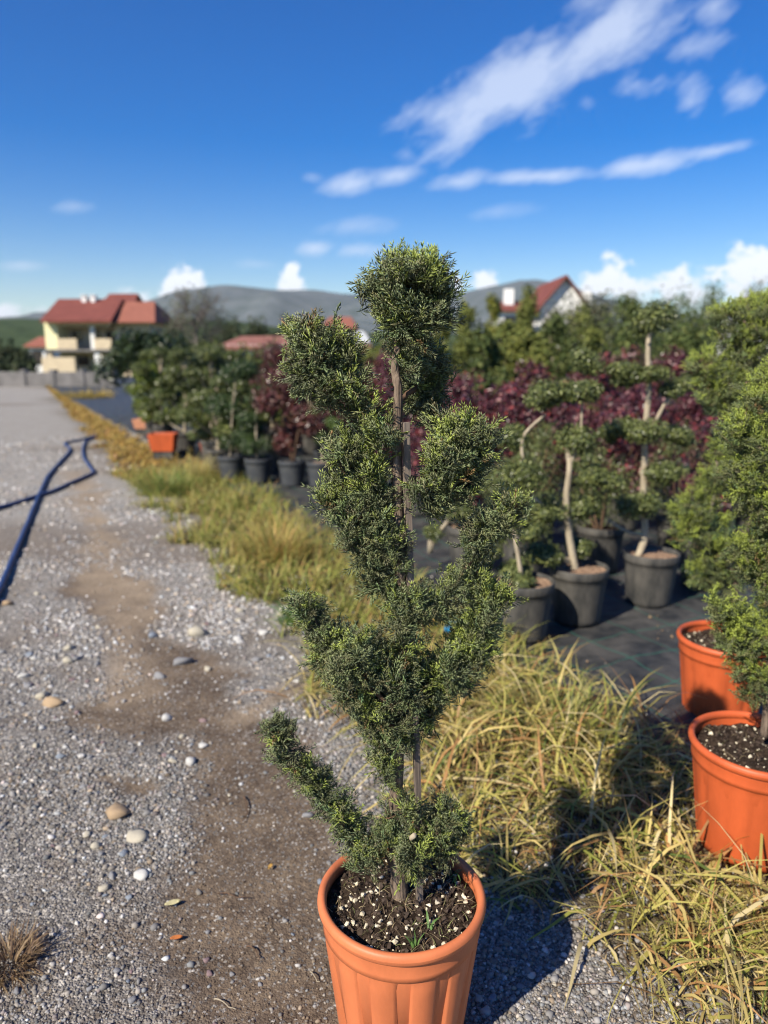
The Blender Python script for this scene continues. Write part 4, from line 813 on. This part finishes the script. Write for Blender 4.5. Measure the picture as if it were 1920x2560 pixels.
# ------------------------------------------------------------------ hose
hp = [(-90, 1640), (0, 1480), (60, 1335), (118, 1200), (150, 1160), (176, 1128), (163, 1112), (200, 1103), (243, 1093), (214, 1108), (209, 1143), (232, 1180), (226, 1190), (150, 1225), (100, 1243), (0, 1275), (-120, 1310)]
P = spline([G(u, v) for u, v in hp], 120); P[:, 2] = gz(P[:, 0], P[:, 1]) + .024
P[70:90, 2] += 0
MB().tube(P, .021, 10).build('water_hose', M_hose, label='blue water hose looping over the gravel track', cat='hose')
# ---- blue cap on the verge behind the juniper
p = G(1122, 1590)
t = thing('plastic_float', (p[0], p[1], .015), 'small round bright blue plastic float lying between grass and black pots', 'float')
MB().lathe([(.001, 0)] + [(.028 * math.sin(a), .030 - .028 * math.cos(a)) for a in np.linspace(.2, 2.9, 10)] + [(.008, .060), (.008, .068), (.001, .069)], 20).build('ball', M_blue, t)
MB().tube(spline([(0, 0, .066), (.03, .01, .07), (.06, -.01, .02), (.12, -.02, .006)], 14), .003, 6).build('cord', M_blue, t)

n = 420; dx = rng.uniform(.02, 1.4, n) ** 1.3; y = rng.uniform(2.6, 5.2, n); x = bed_edge(y) + dx; cl = fbm(x * 3, y * 3, 2, 3); q = np.nonzero(cl > .42)[0]
V, F, C = scatter_lumps(np.stack([x[q], y[q], 0 * q + .03], -1), .003 + .009 * rng.random(len(q)) ** 2.5, pick_cols(len(q), [(.5, .47, .4), (.25, .17, .10), (.12, .09, .06)], [.35, .3, .35]), (.4, .7), .1, .4)
link('fabric_litter', mesh_np('fabric_litter', V, F, C), M_stone, kind='stuff', label='pale grit and soil crumbs spilled on the weed fabric', cat='litter')
# ---- twigs and fallen leaves
def twig(pts, r, label, mt=M_twig):
    P = spline([G(u, v) for u, v in pts], 14); P[:, 2] = gz(P[:, 0], P[:, 1]) + .006 + .008 * np.abs(np.sin(np.linspace(0, 5, 14)))
    MB().tube(P, np.linspace(r, r * .4, 14), 5, jit=.3).build('twig', mt, label=label, cat='twig')
twig([(545, 2235), (570, 2240), (600, 2245), (625, 2250)], .0025, 'dark crooked twig on the brown dirt patch')
twig([(615, 2365), (640, 2380), (650, 2405)], .0022, 'short forked brown twig on dirt beside small pebbles')
twig([(535, 2495), (565, 2510), (590, 2525)], .0018, 'pale thin twig on the brown dirt left of the fluted pot', M_paletrunk)
twig([(775, 2430), (790, 2450), (800, 2460)], .002, 'small pale twig close by the fluted orange pot', M_paletrunk)
twig([(1460, 1690), (1540, 1715), (1620, 1745), (1690, 1790)], .004, 'long pale straw stalk lying on the black weed fabric', M_paletrunk)
twig([(1610, 1740), (1650, 1738), (1680, 1745), (1682, 1690)], .0035, 'bent reddish stalk standing on the black weed fabric', surf('reddish_stalk', (.36, .17, .11), (.28, .13, .08), .7, 20))
twig([(610, 1990), (618, 2030), (605, 2060)], .003, 'dark stick casting shadow on the bare dirt')
def fallen(u, v, L, c, rz, label):
    p = G(u, v); xs = np.linspace(-.5, .5, 7); V = []; F = []
    for x in xs:
        wd = .2 * math.cos(x * math.pi) ** .8 if abs(x) < .5 else .002
        V += [(x * L, wd * L, .010 + .02 * L * x), (x * L, 0, .004), (x * L, -wd * L, .008)]
    for i in range(6): F += [(3 * i, 3 * i + 1, 3 * i + 4, 3 * i + 3), (3 * i + 1, 3 * i + 2, 3 * i + 5, 3 * i + 4)]
    o = MB().add(V, F).build('fallen_leaf', surf('leaf_' + label[:6], c, tuple(q * .7 for q in c), .7, 60), label=label, cat='leaf', loc=(p[0], p[1], float(gz([p[0]], [p[1]])[0]) + .006)); o.rotation_euler = (0, 0, rz)
    m = o.modifiers.new('thick', 'SOLIDIFY'); m.thickness = .0006
fallen(441, 2348, .032, (.50, .17, .05), .2, 'orange fallen leaf on the grey gravel')
fallen(432, 2262, .045, (.55, .50, .28), .35, 'pale straw coloured fallen leaf on the dirt')
fallen(676, 2172, .025, (.50, .30, .08), 1.2, 'small ochre fallen leaf on the dirt')

# ------------------------------------------------------------------ beyond the bed: hedges and trees
g_y = 'young green trees in rows beyond the burgundy shrubs'
def tree(name, u, v_top, Y, rpx, label, pal, pr, group=None, n=2600, size=.10, lo=.25, bare=.0, trunk=.05, zg=0.0, k=16, mt=None, shape='round', trunkmat=None):
    top = W(u, v_top, Y); h = top[2] - zg; r = rpx * MPP(u, v_top, Y); t = thing(name, (top[0], Y, zg), label, 'tree', group)
    tm = trunkmat or M_paletrunk
    tr = MB().tube(spline([(0, 0, -.02), (rnd.uniform(-.04, .04) * h, 0, h * .4), (rnd.uniform(-.04, .04) * h, 0, h * .88)], 12), np.linspace(trunk, trunk * .25, 12), 8, jit=.15).build('trunk', tm, t)
    bl = []
    for q in range(k):
        zz = rnd.uniform(lo, .97); f = (zz - lo) / (1 - lo)
        w_ = math.sin((.18 + .82 * f) * math.pi) ** .7 if shape == 'round' else (1 - f) * .85 + .16
        a = rnd.uniform(0, 6.28); d = r * w_ * rnd.uniform(.2, .8); s = r * rnd.uniform(.26, .60) * (.55 + .45 * w_)
        c = np.array([math.cos(a) * d, math.sin(a) * d, min(h * zz, h - s * .7)]); bl.append((c, (s * rnd.uniform(.7, 1.2), s * rnd.uniform(.7, 1.2), s * rnd.uniform(.9, 1.7))))
        MB().tube([np.array([0, 0, max(h * .2, c[2] - d * 1.1 - .1)]), c * [.55, .55, 1] - np.array([0, 0, s * .3]), c], [trunk * .3, trunk * .2, trunk * .08], 5).build('limb', tm, tr)
    leaves('crown', bl, n, size, pal, pr, t, mt=mt or M_far, shell=.12, seed=rnd.randrange(99), amt=.75)
    return t
YG = [(.15, .17, .04), (.10, .125, .032), (.20, .21, .055)]; YGP = [.4, .35, .25]
MG = [(.085, .115, .034), (.06, .085, .026), (.13, .15, .045)]; MGP = [.4, .35, .25]
GG = [(.11, .12, .075), (.08, .095, .055), (.15, .15, .10)]
for (u, v, Y, r, pal, sh, lab) in [
    (1165, 765, 15.5, 42, YG, 'cone', 'slim yellow green conifer left of the white house'),
    (1235, 742, 19, 34, [(.20, .20, .03), (.15, .16, .03), (.10, .13, .03)], 'cone', 'golden tipped conifer below the white chimney'),
    (1318, 700, 20, 46, YG, 'cone', 'tall airy young tree in front of the white house with red roof'),
    (1385, 790, 14.5, 46, MG, 'round', 'dark rounded shrub under the white gable'),
    (1440, 765, 17, 60, YG, 'round', 'loose young tree with pale trunk right of the dark shrub'),
    (1500, 745, 20, 56, GG, 'round', 'greyish loose tree right of the white house'),
    (1565, 735, 17, 60, MG, 'round', 'mid green tree behind the top ball of the cloud pruned shrub'),
    (1690, 730, 21, 62, MG, 'round', 'bushy dark tree right of the top ball'),
    (1780, 722, 24, 56, MG, 'round', 'dense dark tree just left of the bright juniper'),
    (1900, 716, 26, 60, GG, 'round', 'thin grey tree at the side of the orange roof'),
    (1270, 800, 12.5, 44, YG, 'round', 'young tree with thin white trunk behind the burgundy shrubs'),
    (1330, 815, 12, 40, YG, 'round', 'short yellow green tree behind the burgundy shrubs'),
    (1210, 815, 11.5, 44, MG, 'round', 'bushy green tree behind the burgundy shrubs, next to the juniper'),
    (1105, 790, 14, 46, YG, 'round', 'light green tree partly behind the juniper top'),
    (1480, 820, 12.5, 46, YG, 'round', 'yellow green tree with pale stem rising above burgundy shrubs'),
    (1560, 830, 12, 44, MG, 'round', 'low green tree under the grey tree'),
    (1720, 810, 12.5, 50, MG, 'round', 'low dark tree behind the rear red orange pot'),
    (945, 870, 12.5, 60, YG, 'round', 'light green shrub seen between the juniper pads'),
    (880, 868, 12, 50, MG, 'round', 'green shrub right of the maroon shrubs, behind the juniper'),
    (1050, 830, 13, 60, MG, 'round', 'green tree hidden behind the juniper top ball')]:
    tree('young_tree' if sh == 'round' else 'conifer', u, v, Y, r * 1.45, lab, pal, YGP, None, 4200, .09, .2, k=26, trunk=.035, shape=sh)
for i, (u, v, Y, r) in enumerate([(520, 850, 15, 60), (600, 862, 16, 60), (690, 858, 15, 62), (770, 852, 14, 62), (440, 862, 17, 54), (740, 880, 12.5, 60), (650, 872, 13, 60)]):
    tree('hedge_shrub', u, v, Y, r * 1.2, 'dark green shrub in the back row of the pompon group', DG, DGP, 'dark shrubs in the back row of the pompon group', 2400, .085, .12, trunk=.03)
# scrub in front of the hill
for i, (u, v, Y, r) in enumerate([(430, 800, 60, 60), (560, 790, 70, 66), (640, 800, 66, 60), (720, 800, 62, 54), (360, 835, 50, 44), (300, 850, 48, 40), (20, 860, 46, 60), (-60, 850, 52, 70), (60, 880, 40, 34), (510, 830, 55, 60), (600, 835, 52, 50), (690, 835, 50, 54)]):
    tree('scrub_tree', u, v, Y, r, 'grey green scrub tree at the foot of the wooded hill', [(.055, .075, .035), (.04, .055, .025), (.085, .095, .05)], YGP, 'scrub trees at the foot of the hill', 1500, .34, .15, trunk=.12, zg=-.6, trunkmat=M_twig)
# bare tree
def bare_tree(u, vt, vb, Y, label):
    top = W(u, vt, Y); zg = -.1; h = top[2] - zg; t = thing('bare_tree', (top[0], Y, zg), label, 'tree'); mtb = surf('grey_bare_twigs', (.20, .17, .15), (.12, .10, .09), .9, 8)
    tr = MB().tube(spline([(0, 0, 0), (.1, 0, h * .35), (-.05, 0, h * .6)], 10), np.linspace(.14, .07, 10), 8).build('trunk', mtb, t)
    cr = MB()
    def grow(p, d, L, r, lev):
        e = p + d * L; cr.tube([p, (p + e) / 2 + np.array([rnd.uniform(-.04, .04) * L, rnd.uniform(-.04, .04) * L, 0]), e], [r, r * .8, r * .55], 4, cap=False)
        if lev == 0: return
        for _ in range(4 if lev > 1 else 3):
            nd = unit(d + np.array([rnd.gauss(0, .5), rnd.gauss(0, .5), rnd.gauss(.08, .3)])); grow(p + d * L * rnd.uniform(.45, 1), nd, L * rnd.uniform(.55, .8), r * .55, lev - 1)
    for k in range(7):
        a = k * 2.4; grow(np.array([0, 0, h * rnd.uniform(.28, .58)]), unit(np.array([math.cos(a) * .6, math.sin(a) * .6, .75])), h * .2, .05, 4)
    cr.build('crown', mtb, t, smooth=False)
    leaves('buds', [(np.array([0, 0, h * .68]), (h * .33, h * .33, h * .30))], 900, .16, GG, YGP, t, mt=M_far, shell=.2, amt=.3)
bare_tree(480, 700, 880, 38, 'leafless grey twiggy tree standing before the white cloud')
bare_tree(1430, 715, 830, 34, 'leafless thin grey tree beside the white house with red roof')

# ------------------------------------------------------------------ buildings
ZB = -1.3
def window(parent, x0, x1, z0, z1, y, shutter=False):
    f = MB(); d = .06
    f.box(x0 - d, x1 + d, y - .06, y - .004, z1, z1 + d).box(x0 - d, x1 + d, y - .09, y - .004, z0 - d, z0).box(x0 - d, x0, y - .06, y - .004, z0, z1).box(x1, x1 + d, y - .06, y - .004, z0, z1).box((x0 + x1) / 2 - .03, (x0 + x1) / 2 + .03, y - .05, y - .004, z0, z1)
    o = f.build('window', M_frame, parent, smooth=False); MB().box(x0, x1, y - .03, y - .008, z0, z1).build('pane', M_glass, o, smooth=False); return o
def big_house():
    Y = 70.0; X = lambda u: W(u, 875, Y)[0]; Z = lambda v, Yq=Y: W(960, v, Yq)[2]
    b = np.array([X(120), Y, ZB]); t = thing('house', b, 'two storey cream house with dark red tiled roof beyond the low grey wall', 'house')
    def L(x, y, z): return (x - b[0], y - b[1], z - b[2])
    def bx(name, x0, x1, y0, y1, z0, z1, mt, parent=t): 
        a = L(x0, y0, z0); c = L(x1, y1, z1); return MB().box(a[0], c[0], a[1], c[1], a[2], c[2]).build(name, mt, parent, smooth=False)
    xl, xm, xr = X(116), X(282), X(372); ze = Z(800); zs = Z(873)
    wall = bx('wall', xl + .25, xm, Y + 2.2, Y + 9, ZB, ze, M_plaster_cream)
    bx('end_wall', xl, xl + 1.15, Y, Y + 2.2, zs, ze, M_plaster_yellow)
    bx('balcony_floor', xl - .1, xm + .2, Y - .3, Y + 2.196, zs - .22, zs - .003, M_concrete)
    par = bx('parapet', xl + 1.155, X(196), Y - .28, Y - .1, zs, zs + .95, M_plaster_cream); bx('parapet', X(240), xm, Y - .28, Y - .1, zs, zs + .95, M_plaster_cream)
    bx('pillar', X(229), X(239), Y - .05, Y + .33, zs, ze - .3, M_white); bx('pillar', X(236), X(248), Y - .1, Y + .3, ZB, zs - .225, M_white); bx('pillar', xl + .02, xl + .5, Y - .1, Y + .3, ZB, zs - .225, M_plaster_cream)
    bx('beam', xl + 1.155, xm, Y - .1, Y + .25, ze - .55, ze - .01, M_plaster_cream)
    for (u0, u1, v0, v1) in [(163, 184, 828, 850), (214, 230, 826, 866), (249, 270, 828, 866)]:
        a = L(X(u0), Y + 2.2, Z(v1, Y + 2.2)); c = L(X(u1), Y + 2.2, Z(v0, Y + 2.2)); window(t, a[0], c[0], a[2], c[2], a[1])
    for (u0, u1, v0, v1) in [(170, 196, 890, 912), (258, 276, 888, 920)]:
        a = L(X(u0), Y + 2.2, Z(v1, Y + 2.2)); c = L(X(u1), Y + 2.2, Z(v0, Y + 2.2)); window(t, a[0], c[0], a[2], c[2], a[1])
    bx('garden_wall', xl + .1, X(200), Y - 1.4, Y - 1.2, ZB, Z(893), M_plaster_cream)
    zr = Z(747, Y + 4.5)
    rf = MB().slab([L(X(118), Y - .9, Z(801)), L(X(292), Y - .9, Z(801)), L(X(275), Y + 4.5, zr), L(X(106), Y + 4.5, zr)], .22).build('roof', M_roof, t, smooth=False)
    MB().slab([L(X(106), Y + 4.503, zr), L(X(275), Y + 4.503, zr), L(X(292), Y + 10, Z(801)), L(X(118), Y + 10, Z(801))], .22).build('roof', M_roof, t, smooth=False)
    # gable triangle on the left end
    MB().add([L(xl + .25, Y + .3, ze), L(xl + .25, Y + 9, ze), L(xl + .25, Y + 4.5, zr - .4), L(xl + .5, Y + .3, ze), L(xl + .5, Y + 9, ze), L(xl + .5, Y + 4.5, zr - .4)], [(0, 2, 1), (3, 4, 5), (0, 3, 5, 2), (2, 5, 4, 1), (0, 1, 4, 3)]).build('gable', M_plaster_cream, t, smooth=False)
    # upper rear roof
    z2 = Z(733, Y + 7); MB().slab([L(X(206), Y + 5.2, Z(752)), L(X(298), Y + 5.2, Z(752)), L(X(290), Y + 7.5, z2), L(X(212), Y + 7.5, z2)], .2).build('roof', M_roof, t, smooth=False)
    MB().slab([L(X(212), Y + 7.503, z2), L(X(290), Y + 7.503, z2), L(X(298), Y + 10, Z(760)), L(X(206), Y + 10, Z(760))], .2).build('roof', M_roof, t, smooth=False)
    bx('wall', X(214), X(288), Y + 5.6, Y + 9.4, ze - .5, Z(754), M_plaster_cream)
    # right wing, hipped
    bx('wall', xm + .01, xr, Y + 1, Y + 8, ZB, ze - .1, M_plaster_cream)
    zr3 = Z(754, Y + 4.5); A, B, C, D = L(X(283), Y, Z(806)), L(X(392), Y, Z(806)), L(X(392), Y + 9, Z(806)), L(X(283), Y + 9, Z(806)); E, Fp = L(X(282), Y + 4.5, zr3), L(X(358), Y + 4.5, zr3)
    MB().add([A, B, C, D, E, Fp], [(0, 1, 5, 4), (1, 2, 5), (2, 3, 4, 5), (0, 4, 3), (0, 3, 2, 1)]).build('roof', M_roof2, t, smooth=False)
    for (u0, u1, v0, v1) in [(300, 318, 832, 856), (338, 356, 832, 856)]:
        a = L(X(u0), Y + 1, Z(v1)); c = L(X(u1), Y + 1, Z(v0)); window(t, a[0], c[0], a[2], c[2], a[1])
    for u in (176, 199):
        ch = bx('chimney', X(u), X(u) + .42, Y + 3.6, Y + 4.1, Z(760), Z(733), M_white); a = L(X(u), Y + 3.6, Z(733)); MB().box(a[0] - .1, a[0] + .52, a[1] - .1, a[1] + .6, a[2] + .002, a[2] + .1).build('cap', M_white, ch, smooth=False)
big_house()
def small_house(name, u0, u1, v_eave, v_ridge, Y, label, rmat, wmat, zg=ZB, gable_front=False, wins=2, chim=None, depth=7):
    xa, xb = W(u0, 875, Y)[0], W(u1, 875, Y)[0]; ze = W(960, v_eave, Y)[2]; zr = W(960, v_ridge, Y + (0 if gable_front else depth / 2))[2]; b = np.array([(xa + xb) / 2, Y, zg]); t = thing(name, b, label, 'house'); hw = (xb - xa) / 2
    MB().box(-hw, hw, 0, depth, 0, ze - zg).build('wall', wmat, t, smooth=False); e = ze - zg; r = zr - zg; o = hw * .08 + .3
    if gable_front:
        MB().prism([(-hw, e + .002), (hw, e + .002), (0, r - .2)], .02, depth - .02).build('gable', wmat, t, smooth=False)
        rf = MB().slab([(-hw - o, -.6, e - .2), (0, -.6, r), (0, depth + .4, r), (-hw - o, depth + .4, e - .2)], .2).slab([(0.002, -.6, r), (hw + o, -.6, e - .2), (hw + o, depth + .4, e - .2), (.002, depth + .4, r)], .2).build('roof', rmat, t, smooth=False)
    else:
        rf = MB().slab([(-hw - o, -.5, e - .1), (hw + o, -.5, e - .1), (hw * .8, depth / 2, r), (-hw * .8, depth / 2, r)], .18).slab([(-hw * .8, depth / 2 + .002, r), (hw * .8, depth / 2 + .002, r), (hw + o, depth + .5, e - .1), (-hw - o, depth + .5, e - .1)], .18).build('roof', rmat, t, smooth=False)
        MB().slab([(hw + o, -.5, e - .1), (hw + o, depth + .5, e - .1), (hw * .8 + .002, depth / 2 + .01, r), (hw * .8 + .002, depth / 2 - .01, r)], .1).slab([(-hw - o, depth + .5, e - .1), (-hw - o, -.5, e - .1), (-hw * .8 - .002, depth / 2 - .01, r), (-hw * .8 - .002, depth / 2 + .01, r)], .1).build('hip', rmat, rf, smooth=False)
    for k in range(wins):
        x = -hw + (k + .5) * 2 * hw / wins; window(t, x - .5, x + .5, max(.4, e - 2.1), e - .7, 0)
    for c in (chim or []):
        x = W(c[0], 875, Y)[0] - b[0]; q = MB().box(x - .35, x + .35, 1.0, 1.7, e - .5, W(960, c[1], Y + 1)[2] - zg).build('chimney', M_white, t, smooth=False)
    return t
small_house('house', 1345, 1462, 772, 688, 62, 'white gabled house with dark red roof and white chimneys among the trees', M_roof, M_white, gable_front=True, chim=[(1468, 728)], depth=10)
small_house('house_wing', 1258, 1330, 770, 752, 58, 'low white flat block with tall white chimney beside the gabled house', M_roof, M_white, wins=2, chim=[(1274, 722)], depth=5)
small_house('house', 562, 712, 862, 840, 44, 'long low white house with faded brown red roof behind the hedge', M_roofbrown, M_white, zg=-.4, wins=4)
small_house('house', 812, 882, 815, 792, 75, 'small far house with orange roof left of the juniper top', M_roof2, M_plaster_cream, wins=2)
small_house('house', 72, 112, 862, 842, 85, 'little house with orange roof peeping out left of the cream house', M_roof2, M_white, wins=1, depth=5)
small_house('house', 1890, 2010, 765, 742, 60, 'house with orange roof at the far side behind the bright juniper', M_roof2, M_white, wins=2)
# polytunnel
def tunnel():
    Y = 34; x0, x1 = W(868, 875, Y)[0], W(935, 875, Y)[0]; zt = W(900, 826, Y)[2]; c = (x0 + x1) / 2; r = (x1 - x0) / 2; t = thing('polytunnel', (c, Y, 0), 'pale plastic polytunnel seen between the juniper pads', 'greenhouse')
    mt = surf('milky_plastic_sheet', (.62, .64, .66), (.52, .55, .57), .4, 3, .1, .4); prof = [(r * math.cos(a), zt * math.sin(a) ** .7) for a in np.linspace(0, math.pi, 15)]
    MB().prism(prof, 0, 14).build('cover', mt, t, smooth=False)
    for k in range(4): MB().tube([(x * 1.01, k * 4 + .5, z + .02) for x, z in prof], .03, 6).build('hoop', M_concrete, t)
    MB().box(-.5, .5, -.06, -.005, 0, 1.9).build('door', M_frame, t, smooth=False)
tunnel()
# low wall at the end of the track
def low_wall():
    A = G(-260, 968); B = G(325, 962); A = np.array([A[0], 33.5, 0]); B = np.array([B[0], 32.5, 0]); t = thing('low_wall', (A[0], A[1], 0), 'low grey concrete wall closing the far end of the track', 'wall')
    d = B - A; L = np.linalg.norm(d); t.rotation_euler = (0, 0, math.atan2(d[1], d[0])); n = 7
    for k in range(n): MB().box(k * L / n + .01, (k + 1) * L / n - .01, 0, .25, -.1, .62 + rnd.uniform(-.02, .02)).build('panel', M_concrete, t, smooth=False, bevel=.015)
    for k in range(n + 1): MB().box(k * L / n - .12, k * L / n + .12, -.06, .31, -.1, .74).build('post', M_concrete, t, smooth=False, bevel=.015)
low_wall()
hm = bpy.data.materials.new('thin_air'); hm.use_nodes = True; hn = hm.node_tree; hn.nodes.remove(hn.nodes['Principled BSDF'])
hv = hn.nodes.new('ShaderNodeVolumePrincipled'); hv.inputs['Color'].default_value = (.80, .88, 1.0, 1); hv.inputs['Density'].default_value = 7e-5; hv.inputs['Anisotropy'].default_value = .1
hn.links.new(hv.outputs[0], hn.nodes['Material Output'].inputs['Volume'])
MB().box(-9500, 9500, -600, 9500, -12, 430).build('haze', hm, smooth=False, kind='stuff', label='thin bluish air between the yard and the mountain', cat='haze')
print('TRIS', sum(sum(len(p.vertices) - 2 for p in o.data.polygons) if len(o.data.polygons) < 3000 else len(o.data.loops) - 2 * len(o.data.polygons) for o in S.objects if o.type == 'MESH'))
